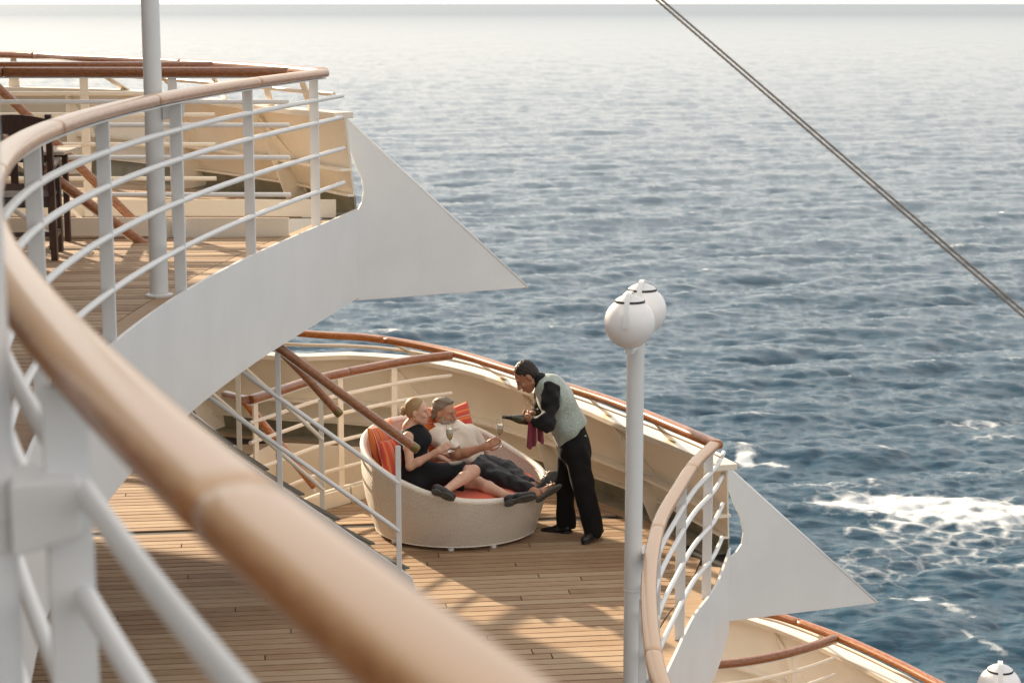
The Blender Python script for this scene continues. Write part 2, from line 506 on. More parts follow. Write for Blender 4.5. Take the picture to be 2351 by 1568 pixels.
# ------------------------------------------------------------------ plan curves of the three terraced decks
ZU, ZM, ZL = 2.9, 0.0, -2.9
RAIL_H = 1.25
PITCHW = .117
E_U = Path(catmull([(1.15, -.75, 0), (.40, .62, 0)] + [(*xy(Wz(px, py, ZU + RAIL_H + .02)), 0) for px, py in [(985, 1568), (752, 1340), (570, 1180), (420, 1058), (293, 952), (105, 724)]] + [(-1.28, 4.55, 0), (-1.68, 6.1, 0), (-1.90, 7.1, 0), (-2.05, 8.1, 0), (-2.12, 9.3, 0), (-2.12, 10.3, 0), (-2.09, 11.3, 0), (-2.0, 12.4, 0), (-1.86, 13.6, 0), (-1.62, 15.0, 0), (-1.52, 15.6, 0), (-1.36, 16.6, 0)], 8))
def relax(path, n=160, it=120):
    P = [path.at(path.L * i / n) for i in range(n + 1)]
    for _ in range(it):
        P = [P[0]] + [P[i] * .5 + (P[i - 1] + P[i + 1]) * .25 for i in range(1, n)] + [P[-1]]
    return Path(P)
E_U = relax(E_U)
E_M = Path(catmull([(4.2, 1.2, 0), (3.0, 3.0, 0), (2.0, 5.0, 0), (1.3, 6.8, 0), (.93, 8.1, 0), (.78, 9.3, 0), (.77, 10.1, 0), (.84, 11.3, 0), (.99, 12.5, 0), (1.2, 13.45, 0), (1.40, 14.25, 0), (1.63, 14.95, 0), (1.80, 15.7, 0), (1.88, 16.1, 0)], 8))
B_U = [(-1.36, 16.6), (-2.0, 17.8), (-2.95, 19.0), (-4.2, 20.4), (-6.0, 21.9), (-8.6, 23.2)]
B_M = [(1.88, 16.1), (1.40, 17.35), (.83, 18.25), (-.2, 19.5), (-1.4, 20.35), (-2.8, 20.9), (-4.6, 21.7), (-8.6, 23.2)]
def U3(pts, z): return [Vector((p[0], p[1], z)) for p in pts]

def row_spans(t, loops, z=0):
    """crossings of the plank line (offset t across the ship) with the deck outline, as positions along the ship"""
    xs = []
    for l in loops:
        n = len(l)
        for i in range(n):
            a, b = Vector((l[i][0], l[i][1], 0)), Vector((l[(i + 1) % n][0], l[(i + 1) % n][1], 0))
            ta, tb = a.dot(BX), b.dot(BX)
            if (ta - t) * (tb - t) < 0:
                k = (t - ta) / (tb - ta)
                xs.append((a.lerp(b, k)).dot(AX))
    xs.sort()
    return list(zip(xs[::2], xs[1::2]))
def planks(deck, loops, t0, t1, s0, s1, z, seed):
    rnd = random.Random(seed); count = 0
    t = math.floor(t0 / PITCHW) * PITCHW
    gap = .017
    while t < t1:
        lo, hi = row_spans(t + gap / 2, loops), row_spans(t + PITCHW - gap / 2, loops)
        if len(lo) == len(hi):
            for (a0, a1), (b0, b1) in zip(lo, hi):
                A0, A1, B0, B1 = max(a0, s0), min(a1, s1), max(b0, s0), min(b1, s1)
                if min(A1, B1) - max(A0, B0) < .15: continue
                cuts = []
                c = min(A0, B0) + rnd.uniform(.8, 3.2)
                while c < max(A1, B1) - .5:
                    if c > max(A0, B0) + .3: cuts.append(c)
                    c += rnd.uniform(2.2, 4.6)
                ea, eb = [A0] + cuts + [A1], [B0] + cuts + [B1]
                for i in range(len(ea) - 1):
                    g0 = .005 if i > 0 else .003; g1 = .005 if i < len(ea) - 2 else .003
                    dz = rnd.uniform(-.0012, .0012)
                    q = [(ea[i] + g0, t + gap / 2), (ea[i + 1] - g1, t + gap / 2), (eb[i + 1] - g1, t + PITCHW - gap / 2), (eb[i] + g0, t + PITCHW - gap / 2)]
                    mb = MB()
                    v = [AX * p + BX * k for p, k in q]
                    v = [Vector((p.x, p.y, zz)) for zz in (z - .012, z + dz) for p in v]
                    mb.add(v, [(4, 5, 6, 7), (0, 1, 5, 4), (1, 2, 6, 5), (2, 3, 7, 6), (3, 0, 4, 7)])
                    me = bpy.data.meshes.new('plank'); me.from_pydata(mb.v, [], mb.f); me.materials.append(M['deck_teak'])
                    link('plank', me, deck); count += 1
        t += PITCHW
    return count
def ribbon(deck, name, path, off0, off1, a, b, z, mat, seg=2.2, side=1):
    """boards bent along a path: strips between two offsets from it"""
    d = a
    while d < b - .05:
        e = min(d + seg, b)
        n = max(2, int((e - d) / .12)); V = []
        for i in range(n + 1):
            s = d + .004 + (e - d - .008) * i / n
            p, t = path.at(s), path.tan(s)
            nr = Vector((-t.y, t.x, 0)) * side
            for o in (off0, off1):
                for zz in (z - .012, z): q = p + nr * o; V.append((q.x, q.y, zz))
        F = []
        for i in range(n):
            k = i * 4
            F += [(k + 1, k + 3, k + 7, k + 5), (k, k + 1, k + 5, k + 4), (k + 3, k + 2, k + 6, k + 7)]
        F += [(0, 2, 3, 1), (n * 4, n * 4 + 1, n * 4 + 3, n * 4 + 2)]
        MB().add(V, F).build(name, mat, deck)
        d = e

def offs(path, o, n=90, side=1):
    out = []
    for i in range(n + 1):
        s = path.L * i / n
        p, t = path.at(s), path.tan(s)
        out.append((p.x - t.y * o * side, p.y + t.x * o * side))
    return out
edgeU, edgeM = [xy(p) for p in E_U.p], [xy(p) for p in E_M.p]
holeU = [(-1.72, 15.05), (-1.62, 16.35), (-5.6, 16.35), (-5.6, 15.05)]
holeM = [(-2.30, 16.95), (-1.55, 17.85), (-.80, 18.75), (-1.25, 19.45), (-2.5, 19.75), (-2.95, 18.3)]
outU = edgeU + B_U[1:] + [(-9.0, 23.2), (-9.0, -2.5), (1.45, -2.5)]
outM = edgeM + B_M[1:] + [(-9.0, 23.2), (-9.0, 1.2)]
def inset(edge_path, B, off_e, off_b):
    e = offs(edge_path, off_e)
    bp = Path(U3(B, 0)); b = offs(bp, off_b)
    return e, b
def make_deck(z, out, holes, edge, B, label):
    dk = MB().slab(out, holes, z - .30, z - .012).build('deck', ['caulk', 'white_paint'])
    tag(dk, label, kind='structure')
    return dk
deckU = make_deck(ZU, outU, [holeU], E_U, B_U, 'upper teak deck with caulked planks and curved cut-out edge')
deckM = make_deck(ZM, outM, [holeM], E_M, B_M, 'middle teak deck with caulked planks where the wicker daybed stands')
outL = [(p[0] + 2.87, p[1]) for p in edgeM] + [(4.75, 16.1), (4.2, 17.6), (3.4, 18.9), (2.2, 20.2), (0.5, 21.4), (-9, 23.2), (-9, 1.2)]
deckL = make_deck(ZL, outL, [], None, None, 'lower teak deck mostly hidden under the middle deck')
pathBU, pathBM = Path(U3(B_U, 0)), Path(U3(B_M, 0))
GUT = .22
inU = offs(E_U, .175) ; inM = offs(E_M, .215)
gutU = offs(pathBU, GUT + .14); gutM = offs(pathBM, GUT + .14)
def join_loop(e, g, tail):
    # drop the points of both offset curves beyond their crossing near the corner
    best = min(((Vector(a) - Vector(b)).length, i, j) for i, a in enumerate(e) if i > len(e) * .6 for j, b in enumerate(g) if j < len(g) * .4)
    return e[:best[1] + 1] + g[best[2]:] + tail
loopU = join_loop(inU, gutU, [(-9.0, 22.6), (-9.0, -2.5), (1.3, -2.5)])
loopM = join_loop(inM, gutM, [(-9.0, 22.6), (-9.0, 1.2)])
def grow(l, k=.06):
    c = sum((Vector((p[0], p[1], 0)) for p in l), Vector()) / len(l)
    return [xy(Vector((p[0], p[1], 0)) + (Vector((p[0], p[1], 0)) - c).normalized() * k) for p in l]
nU = planks(deckU, [loopU, grow(holeU)], 9.2, 20.6, -4.9, 2, ZU, 1)
nM = planks(deckM, [loopM, grow(holeM)], 12.1, 20.4, -4.4, 4, ZM, 2)
MB().slab([(-9, -2.5), (1.2, -2.5), (1.0, 0.0), (-1.1, 3.4), (-2.0, 6.5), (-2.3, 9.15), (-9, 8.0)], [], ZU - .010, ZU - .006, 0, 0).build('plank_field', 'deck_teak', deckU)['kind'] = 'stuff'
MB().slab([(-9, 1.3), (3.7, 1.3), (1.9, 4.6), (.4, 8.3), (.3, 12.0), (-9, 10.8)], [], ZM - .010, ZM - .006, 0, 0).build('plank_field', 'deck_teak', deckM)['kind'] = 'stuff'
MB().slab(outL, [], ZL - .008, ZL - .002, 0, 0).build('plank_field', 'deck_teak', deckL)['kind'] = 'stuff'
ribbon(deckU, 'margin_board', E_U, .02, .168, E_U.at_y(6.0), E_U.L - .45, ZU + .001, 'deck_teak')
ribbon(deckM, 'margin_board', E_M, .02, .205, E_M.at_y(8.5), E_M.L - .45, ZM + .001, 'deck_teak')
ribbon(deckU, 'margin_board', pathBU, GUT, GUT + .13, .35, pathBU.L - 2.4, ZU + .001, 'deck_teak')
ribbon(deckM, 'margin_board', pathBM, GUT, GUT + .13, .35, pathBM.L - 3.0, ZM + .001, 'deck_teak')
ribbon(deckU, 'waterway', pathBU, -.02, GUT - .01, 0, pathBU.L, ZU + .002, 'gutter_paint', 40)
ribbon(deckM, 'waterway', pathBM, -.02, GUT - .01, 0, pathBM.L, ZM + .002, 'gutter_paint', 40)

# ------------------------------------------------------------------ white edge girders with their raked wings
def girder(name, label, path, z1, z0, wing, d0):
    g = thing(name, label, 'steel girder', (path.at(path.L).x, path.at(path.L).y, z0))
    pts = path.cut(d0, path.L, .12)
    V = []
    for i, p in enumerate(pts):
        s = d0 + (path.L - d0) * i / (len(pts) - 1)
        t = path.tan(min(s, path.L - .05)); nr = Vector((t.y, -t.x, 0))
        for o in (0, .022):
            for z in (z0, z1): q = p + nr * o; V.append((q.x, q.y, z))
    F = []
    for i in range(len(pts) - 1):
        k = i * 4
        F += [(k + 2, k + 3, k + 7, k + 6), (k, k + 4, k + 5, k + 1), (k + 1, k + 5, k + 7, k + 3), (k, k + 2, k + 6, k + 4)]
    F += [(0, 1, 3, 2)]
    MB().add(V, F).build('fascia', 'white_paint', g, smooth=True, angle=30)
    MB().plate(wing, .024).build('wing_plate', 'white_paint', g, bevel=.004)
    i0 = WING_EDGE
    c0 = (wing[2] + wing[3]) / 2; mid = wing[0].lerp(wing[1], .62)
    nrm = (wing[1] - wing[2]).cross(Vector((0, 0, 1))).normalized(); nrm = -nrm if nrm.y > 0 else nrm
    MB().tube([wing[i0], wing[i0 + 1]], .016, 8).build('wing_edge_bar', 'white_paint', g, smooth=True)
    return g
WING_EDGE = 0
def in_wing(px, py, A, B):
    """pixel -> point on the vertical plane through plan points A, B"""
    d = ray(px, py); A, B = Vector((A[0], A[1], 0)), Vector((B[0], B[1], 0))
    n = (B - A).cross(Vector((0, 0, 1)))
    o = Vector((0, 0, CAM_H)); k = (A - o).dot(n) / d.dot(n)
    return o + d * k
wa, wb = (-1.36, 16.6), (.13, 17.36)
wingU = [in_wing(px, py, wa, wb) for px, py in [(790, 269), (1211, 660), (817, 690), (817, 490), (830, 465), (834, 440), (830, 410), (815, 380), (797, 330), (766, 274)]]
girdU = girder('edge_girder', 'broad curved white girder of the upper deck ending in a pointed triangular wing', E_U, ZU + .045, 2.17, wingU, E_U.at_y(1.2))
wa, wb = (1.88, 16.1), (3.15, 16.75)
wingM = [in_wing(px, py, wa, wb) for px, py in [(1672, 1074), (2013, 1383), (1671, 1425), (1671, 1282), (1690, 1266), (1702, 1248), (1706, 1222), (1700, 1190), (1685, 1158), (1670, 1115), (1655, 1080)]]
girdM = girder('edge_girder', 'lower white girder of the middle deck with triangular wing beside the curved stern rail', E_M, ZM + .045, -.72, wingM, E_M.at_y(5.0))

# ------------------------------------------------------------------ railings
def handrail_profile(w=.106, h=.075, n=18):
    out = []
    for i in range(n):
        a = 2 * math.pi * i / n
        c, s = math.cos(a), math.sin(a)
        out.append((w / 2 * math.copysign(abs(c) ** .75, c), h / 2 * math.copysign(abs(s) ** (.8 if s > 0 else .55), s)))
    return out
def wood_rail(parent, path3, joints, mat, name='handrail', w=.106, h=.075, end_taper=True):
    """a wooden rail in scarfed lengths; each length is its own piece"""
    js = [0] + list(joints) + [path3.L]
    for a, b in zip(js, js[1:]):
        pts = path3.cut(a + .003, b - .003, .06)
        rad = [1.0] * len(pts); 
        rad[0] = rad[-1] = .93
        if len(pts) > 6:
            pts = [pts[0], pts[0].lerp(pts[1], .12)] + pts[1:-1] + [pts[-1].lerp(pts[-2], .12), pts[-1]]
            rad = [.90, 1.0] + [1.0] * (len(pts) - 4) + [1.0, .90]
        MB().sweep(pts, handrail_profile(w, h), radii=rad).build(name, mat, parent, smooth=True, angle=55)
def flat_under(parent, path3, w=.05, h=.010, drop=.043):
    pts = [p - Vector((0, 0, drop)) for p in path3.cut(0, path3.L, .1)]
    MB().sweep(pts, [(-w / 2, -h / 2), (w / 2, -h / 2), (w / 2, h / 2), (-w / 2, h / 2)]).build('rail_flat', 'white_paint', parent)
def edge_railing(label, path, z, d0, d1, posts, tubes, joints, tube_ext=.0, rw=.098, rh=.062):
    p = path.at(d1)
    g = thing('curved_railing', label, 'railing', (p.x, p.y, z))
    sub = Path([Vector((q.x, q.y, z + RAIL_H)) for q in path.cut(d0, d1, .06)])
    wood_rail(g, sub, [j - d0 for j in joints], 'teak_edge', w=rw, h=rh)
    flat_under(g, sub)
    for s in posts:
        q, t = path.at(s), path.tan(s)
        nr = Vector((-t.y, t.x, 0)); c = q + nr * .02
        MB().box((c.x, c.y, z + (RAIL_H - .04) / 2), (.020, .074, RAIL_H - .045), math.atan2(t.y, t.x)).build('post', 'white_paint', g, bevel=.004)
    for hgt in tubes:
        pts = [Vector((q.x, q.y, z + hgt)) for q in path.cut(d0, min(d1 + tube_ext, path.L), .10)]
        MB().tube(pts, .0185, 10).build('rail_tube', 'white_paint', g, smooth=True, angle=60)
    return g
TUBES = (.31, .60, .86, 1.04)
dU = [E_U.at_y(v) for v in (1.2, 2.95, 4.75, 6.5, 8.25, 9.95, 11.85, 13.65, 15.35)]
railU = edge_railing('teak-topped curved railing of the upper deck sweeping close past the camera', E_U, ZU, 0.15, E_U.at_y(15.62), dU, TUBES,
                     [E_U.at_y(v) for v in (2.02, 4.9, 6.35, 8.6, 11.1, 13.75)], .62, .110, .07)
dM = [E_M.at_y(v) for v in (8.2, 9.6, 11.05, 12.45, 13.75, 14.8)]
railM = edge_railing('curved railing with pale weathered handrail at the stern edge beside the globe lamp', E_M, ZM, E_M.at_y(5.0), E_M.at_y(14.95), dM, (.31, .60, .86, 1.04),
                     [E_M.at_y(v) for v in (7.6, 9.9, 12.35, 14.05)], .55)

# ------------------------------------------------------------------ outboard bulwarks: raked plate, cap, knees, struts, varnished rail
def bulwark(label, Bp, Tp, Hp, z, zt, zh, knees, struts, joints, n=60, ext_gutter=.20):
    pb, pt, ph = Path(catmull(U3(Bp, z), 8)), Path(catmull(U3(Tp, zt), 8)), Path(catmull(U3(Hp, zh), 8))
    g = thing('bulwark', label, 'bulwark', tuple(pb.at(pb.L * .3)))
    def fr(p, k): return p.at(p.L * k)
    def strip(k0, k1, off=0.0):
        V, F = [], []
        for i in range(n + 1):
            b, t = fr(pb, i / n), fr(pt, i / n)
            o = Vector((.3, .5, 0)).normalized()
            for k in (k0, k1):
                q = b.lerp(t, k); V += [q, q + o * .03]
        for i in range(n):
            a = i * 4
            F += [(a, a + 2, a + 6, a + 4), (a + 1, a + 5, a + 7, a + 3)]
        F += [(0, 1, 3, 2), (n * 4, n * 4 + 2, n * 4 + 3, n * 4 + 1)]
        return MB().add(V, F)
    strip(.0, ext_gutter).build('waterway_plate', 'gutter_paint', g, smooth=True, angle=40)
    strip(ext_gutter, 1.0).build('plate', 'cream_paint', g, smooth=True, angle=40)
    def shelf(k, w, h):
        pts = [fr(pb, i / n).lerp(fr(pt, i / n), k) for i in range(n + 1)]
        return pts
    sh = shelf(.47, .1, .02)
    MB().sweep([p - Vector((.03, .05, 0)) for p in sh], [(-.06, -.012), (.06, -.012), (.06, .012), (-.06, .012)]).build('stringer_flange', 'cream_paint', g)
    MB().sweep([p - Vector((.015, .025, 0)) for p in shelf(ext_gutter, .1, .02)], [(-.03, -.01), (.03, -.01), (.03, .01), (-.03, .01)]).build('lower_flange', 'cream_paint', g)
    cp = [fr(pt, i / n) + Vector((0, 0, .02)) for i in range(n + 1)]
    MB().sweep(cp, [(-.10, -.03), (.10, -.03), (.10, .022), (-.10, .022)]).build('cap_rail', 'ivory_paint', g, bevel=.006)
    for k in knees:
        t0 = fr(pt, k); t1 = fr(pt, k) ; bA = fr(pb, max(k - .055, 0.005)); 
        inn = Vector((-.45, -.75, 0)).normalized()
        q0 = t0 + inn * .06 - Vector((0, 0, .03)); q1 = bA + inn * .34; q2 = bA.lerp(fr(pt, max(k - .055, .005)), .02); q3 = t0 - Vector((0, 0, .03))
        mid = bA.lerp(fr(pt, max(k - .04, .005)), .5)
        MB().plate([q0, q1 + Vector((0, 0, .01)), q1 - inn * .12 + Vector((0, 0, -.0)), q2, mid, q3], .014).build('knee', 'cream_paint', g, bevel=.003)
    tb = [fr(pt, i / n).lerp(fr(ph, i / n), .50) + Vector((0, 0, .01)) for i in range(n + 1)]
    MB().tube(tb, .019, 8).build('rail_tube', 'ivory_paint', g, smooth=True, angle=60)
    for k in struts:
        a, b = fr(pt, k) + Vector((0, 0, .04)), fr(ph, min(k + .012, 1)) - Vector((0, 0, .03))
        t = pt.tan(pt.L * k)
        wd = .075
        MB().plate([a - t * wd, a + t * wd, b + t * wd * .45, b - t * wd * .45], .014).build('strut', 'ivory_paint', g, bevel=.002)
    wood_rail(g, ph, [ph.L * j for j in joints], 'teak_varnished')
    return g
# upper deck, seen through the far railing
HU = [xy(Wz(px, py, ZU + RAIL_H)) for px, py in [(742, 167), (600, 155), (400, 143.5), (200, 134), (0, 126)]] + [(-8.6, 22.4)]
TU = [xy(Wz(px, py, 3.76)) for px, py in [(790, 270), (704, 263), (560, 246), (430, 230), (283, 215)]] + [(-5.9, 21.4), (-8.6, 22.9)]
bulU = bulwark('cream bulwark of the upper deck seen through its curved railing, varnished rail on top', B_U, TU, HU, ZU, 3.76, ZU + RAIL_H,
               (.16, .36, .58, .80), (.045, .13, .24, .36, .5, .65, .82), (.30, .62))
HM = [xy(Wz(px, py, ZM + RAIL_H)) for px, py in [(1648, 1022), (1560, 984), (1420, 927), (1300, 888), (1170, 848), (1030, 807), (860, 777), (700, 766)]] + [(-4.4, 21.2), (-8.6, 22.6)]
TM = [xy(Wz(px, py, .93)) for px, py in [(1668, 1078), (1600, 1045), (1430, 976), (1340, 938), (1225, 902), (1100, 860), (960, 832), (800, 820), (640, 822)]] + [(-5.0, 21.3), (-8.6, 22.8)]
bulM = bulwark('long cream bulwark of the middle deck behind the waiter, varnished rail on top', B_M, TM, HM, ZM, .93, ZM + RAIL_H,
               (.145, .27, .43, .62, .8), (.07, .155, .30, .40, .55, .7, .85), (.235, .42, .62))
HL = [xy(Wz(px, py, ZL + RAIL_H)) for px, py in [(2400, 1700), (2280, 1635), (2150, 1568), (2060, 1522), (1935, 1466), (1795, 1416), (1700, 1395)]] + [(1.2, 20.9), (-2, 21.8)]
TL = [xy(Wz(px, py, ZL + .93)) for px, py in [(2330, 1720), (2230, 1660), (2090, 1585), (1985, 1530), (1850, 1468), (1740, 1428), (1640, 1405)]] + [(1.0, 20.9), (-2, 21.9)]
B_L = [(4.75, 16.1), (4.45, 17.2), (3.95, 18.1), (3.3, 19.1), (2.5, 20.0), (1.6, 20.7), (.6, 21.3), (-2, 22.0)]
bulL = bulwark('cream bulwark of the lower deck at bottom right, varnished rail on top', B_L, TL, HL, ZL, ZL + .93, ZL + RAIL_H,
               (.20, .42, .62, .8), (.10, .34, .58, .8), (.385, .60))

# ------------------------------------------------------------------ companionways (stairs) with guard rails
def guard(label, pts, z, post_d, tubes, joints, name='stair_guard', h=RAIL_H, coam=None, mat='ivory_paint'):
    path = Path(catmull(U3(pts, z), 8) if len(pts) > 2 else U3(pts, z))
    g = thing(name, label, 'guard rail', tuple(path.at(0)))
    top = Path([p + Vector((0, 0, h)) for p in path.cut(0, path.L, .06)])
    wood_rail(g, top, joints, 'teak_shaded')
    flat_under(g, top)
    for s in post_d:
        q, t = path.at(s), path.tan(s)
        MB().box((q.x, q.y, z + (h - .03) / 2), (.02, .07, h - .04), math.atan2(t.y, t.x) + math.pi / 2).build('post', mat, g, bevel=.003)
    for k in tubes:
        MB().tube([p + Vector((0, 0, k)) for p in path.cut(0, path.L, .1)], .0185, 8).build('rail_tube', mat, g, smooth=True, angle=60)
    if coam:
        MB().sweep([p + Vector((0, 0, coam / 2)) for p in path.cut(0, path.L, .15)], [(-.02, -coam / 2), (.02, -coam / 2), (.02, coam / 2), (-.02, coam / 2)]).build('coaming', mat, g, bevel=.004)
    return g
xg0 = W(662, 165, 14.95).x; xg1 = W(492, 150, 16.4).x
guard('straight varnished guard rail on the camera side of the upper stairwell', [(xg0, 14.95), (-6.2, 14.95)], ZU, (.9, 2.3, 3.6), (.33, .62, .87, 1.05), [2.2], h=1.28, mat='white_paint')
guard('straight varnished guard rail on the far side of the upper stairwell', [(xg1, 16.35), (-6.2, 16.35)], ZU, (1.1, 2.6), (.33, .62, .87, 1.05), [1.9], h=1.28, mat='ivory_paint')
gm = [xy(Wz(px, py, ZM + RAIL_H)) for px, py in [(1036, 815), (960, 824), (857, 842), (733, 868), (640, 897), (572, 918)]]
guard('gently curved varnished guard rail round the stairwell behind the daybed', gm, ZM, (.7, 1.42, 2.75), (.33, .60, .86, 1.04), [.02 + 1.3], coam=.15)
gl = [xy(Wz(px, py, ZL + RAIL_H)) for px, py in [(1918, 1464), (1860, 1484), (1780, 1505), (1700, 1519), (1628, 1526), (1520, 1536)]]
guard('curved varnished guard rail on the lower deck beneath the white wing', gl, ZL, (.62, 1.9), (.33, .60, .86, 1.04), [2.4], coam=.15)

def casing(label, loop, z1, z0, mat, skip=()):
    c = sum((Vector((p[0], p[1], 0)) for p in loop), Vector()) / len(loop)
    g = thing('stairwell_casing', label, 'stairwell', (c.x, c.y, z0))
    n = len(loop)
    for i in range(n):
        if i in skip: continue
        a, b = Vector((*loop[i], 0)), Vector((*loop[(i + 1) % n], 0)); d = (b - a).normalized() * .012
        MB().plate([Vector((a.x + d.x, a.y + d.y, z0)), Vector((b.x - d.x, b.y - d.y, z0)), Vector((b.x - d.x, b.y - d.y, z1)), Vector((a.x + d.x, a.y + d.y, z1))], .022).build('wall_panel', mat, g, bevel=.004)
casing('ivory sheet metal casing lining the stairwell of the upper deck', [(-1.74, 15.0), (-1.50, 16.42), (-5.62, 16.42), (-5.62, 15.0)], ZU + .145, ZU - .75, 'ivory_paint', skip=(0,))
casing('ivory sheet metal casing lining the stairwell behind the daybed', holeM, ZM + .14, ZM - 1.6, 'ivory_paint')
def stairs():
    """open stair from the upper to the middle deck: two stringers, treads, tube rails, wooden handrails"""
    g = thing('staircase', 'open white staircase with wooden handrails descending to the deck left of the daybed', 'staircase', (-.8, 15.3, 0))
    n0, n1 = Vector((-.80, 14.83, .06)), Vector((-4.55, 14.62, 2.86))
    f0, f1 = Vector((-1.48, 15.85, .06)), Vector((-4.70, 15.62, 2.86))
    for nm, a, b in (('stringer', n0, n1), ('stringer', f0, f1)):
        d = (b - a); u = Vector((0, 0, 1))
        tu = .11 if a is n0 else .22
        poly = [a + u * tu, a - u * .06 + Vector((.04, 0, 0)), a - u * .06 - Vector((.22, 0, 0)), b - u * .22, b + u * (tu - .02)]
        MB().plate(poly, .02).build(nm, 'white_paint', g, bevel=.003)
    for i in range(13):
        k = (i + .6) / 13.5
        a, b = n0.lerp(n1, k), f0.lerp(f1, k)
        d = (n1 - n0); d.z = 0; d.normalize(); wdt = Vector((b.x - a.x, b.y - a.y, 0)).normalized()
        a2, b2 = a.lerp(b, .03), a.lerp(b, .97); q = [a2 - d * .13, a2 + d * .13, b2 + d * .13, b2 - d * .13]
        q = [p + Vector((0, 0, .02 - (p.z - a.z))) if 0 else Vector((p.x, p.y, a.z + .03)) for p in q]
        t = MB().plate(q, .03).build('tread', 'tread_wood', g, bevel=.003)
        MB().beam(q[0] + Vector((.015, 0, .018)), q[3] + Vector((.015, 0, .018)), .045, .012).build('nosing', 'nosing', t)
    # handrails end in bronze caps
    def rail(pts, bottom_post, posts, hts, mt):
        p = Path(pts)
        wood_rail(g, p, [], 'teak_shaded', w=.082, h=.07)
        MB().sweep([q - Vector((0, 0, .045)) for q in p.cut(.14, p.L, .2)], [(-.022, -.006), (.022, -.006), (.022, .006), (-.022, .006)]).build('rail_flat', mt, g)
        d = (p.at(0) - p.at(.2)).normalized()
        MB().sweep([p.at(0.05) , p.at(0), p.at(0) + d * .012], handrail_profile(.088, .076), radii=[1, 1, .85]).build('end_cap', 'bronze', g, smooth=True, angle=50)
        return p
    near = rail([Z1(478, 700, 14.98), W(640, 797, 14.80), W(330, 560, 14.60), W(-60, 270, 14.5)], None, None, None, 'white_paint')
    far = rail([W(779, 950, 15.88), W(700, 862, 15.82), W(620, 782, 15.74), W(300, 500, 15.66), W(100, 300, 15.6), W(-80, 130, 15.55)], None, None, None, 'ivory_paint')
    def dz(a, b, x):    # height of a line at x
        return a.lerp(b, (x - a.x) / (b.x - a.x))
    for (a, b, hr, px, mt) in ((n0, n1, near, 918, 'white_paint'), (n0, n1, near, 652, 'white_paint'), (f0, f1, far, 741, 'ivory_paint'), (f0, f1, far, 556, 'ivory_paint')):
        x = (px - 1175.5) / FPX * (15.45 if a is n0 else 16.35)
        base = dz(a, b, x)
        top = min(hr.p, key=lambda q: 0)
        best = min((abs(hr.at(hr.L * i / 300).x - x), i) for i in range(301))[1]
        tp = hr.at(hr.L * best / 300)
        c = Vector((base.x, base.y, 0))
        zt = tp.z - .05
        MB().add([Vector((c.x + i * .021, c.y + j * .011, z)) for z in (base.z - .0, zt) for i, j in ((-1, -1), (1, -1), (1, 1), (-1, 1))],
                 [(3, 2, 1, 0), (4, 5, 6, 7)] + [(i, (i + 1) % 4, 4 + (i + 1) % 4, 4 + i) for i in range(4)]).build('post', mt, g, bevel=.003)
    for (a, b, hr, mt, x0) in ((n0, n1, near, 'white_paint', -.90), (f0, f1, far, 'ivory_paint', -1.60)):
        for k in (.36, .70):
            p0, p1 = dz(a, b, x0), dz(a, b, -4.3)
            def hz(x):
                best = min((abs(hr.at(hr.L * i / 300).x - x), i) for i in range(301))[1]
                return hr.at(hr.L * best / 300).z
            q0 = Vector((p0.x, p0.y, p0.z + (hz(p0.x) - p0.z) * k)); q1 = Vector((p1.x, p1.y, p1.z + (hz(p1.x) - p1.z) * k))
            MB().tube([q0, q1], .0185, 10).build('rail_tube', mt, g, smooth=True, angle=60)
stairs()
def stairs_low():
    g = thing('staircase', 'varnished handrails of the stairs going down behind the curved guard rail', 'staircase', (-2.2, 17.5, 0))
    for a, b in ((W(562, 922, 17.2), W(722, 1116, 17.15)),):
        d = (b - a)
        p = Path([a - d * .02, b + d * .01])
        wood_rail(g, p, [], 'teak_varnished', w=.082, h=.07)
        flat_under(g, p, drop=.042)
        q0, q1 = a + d * .05 - Vector((0, -.15, 1.15)), b - Vector((0, -.15, 1.15))
        MB().plate([q0, q0 - Vector((0, 0, .3)), q1 - Vector((0, 0, .3)), q1], .02).build('stringer', 'ivory_paint', g)
    a, b = W(519, 905, 17.0), W(566, 917, 16.6)
    MB().sweep([a, b], handrail_profile(.09, .062)).build('newel_cap', 'teak_shaded', g, smooth=True, angle=50)
    for i in range(7):
        k = i / 7
        a = W(562, 922, 17.2).lerp(W(722, 1116, 17.15), k) - Vector((-.1, -.45, 1.15)); b = a + Vector((-.0, .8, 0))
        MB().beam(a, b, .26, .03).build('tread', 'tread_wood', g)
stairs_low()
# wall of the deckhouse that closes the covered part of the middle deck (out of the picture, it holds up the upper deck)
tag(MB().box((-8.6, 10.5, 4.35), (.12, 18.5, 2.88)).build('deckhouse_wall', 'white_paint'), 'white deckhouse wall on the upper deck', kind='structure')
tag(MB().slab([(-9, -6), (-1.3, -6), (-2.2, 4.0), (-2.9, 10.0), (-4.3, 15.5), (-6.0, 19.6), (-9, 19.9)], [], 5.85, 6.1).build('added_shade_deck', ['white_paint', 'white_paint']), 'unseen deck slab added above the upper deck to shade it', kind='structure')  # unseen slab, outline shaped to keep sun off the upper deck and near rail
tag(MB().box((-8.6, 11.5, 1.3), (.12, 21, 2.58)).build('deckhouse_wall', 'ivory_paint'), 'ivory deckhouse wall under the upper deck', kind='structure')

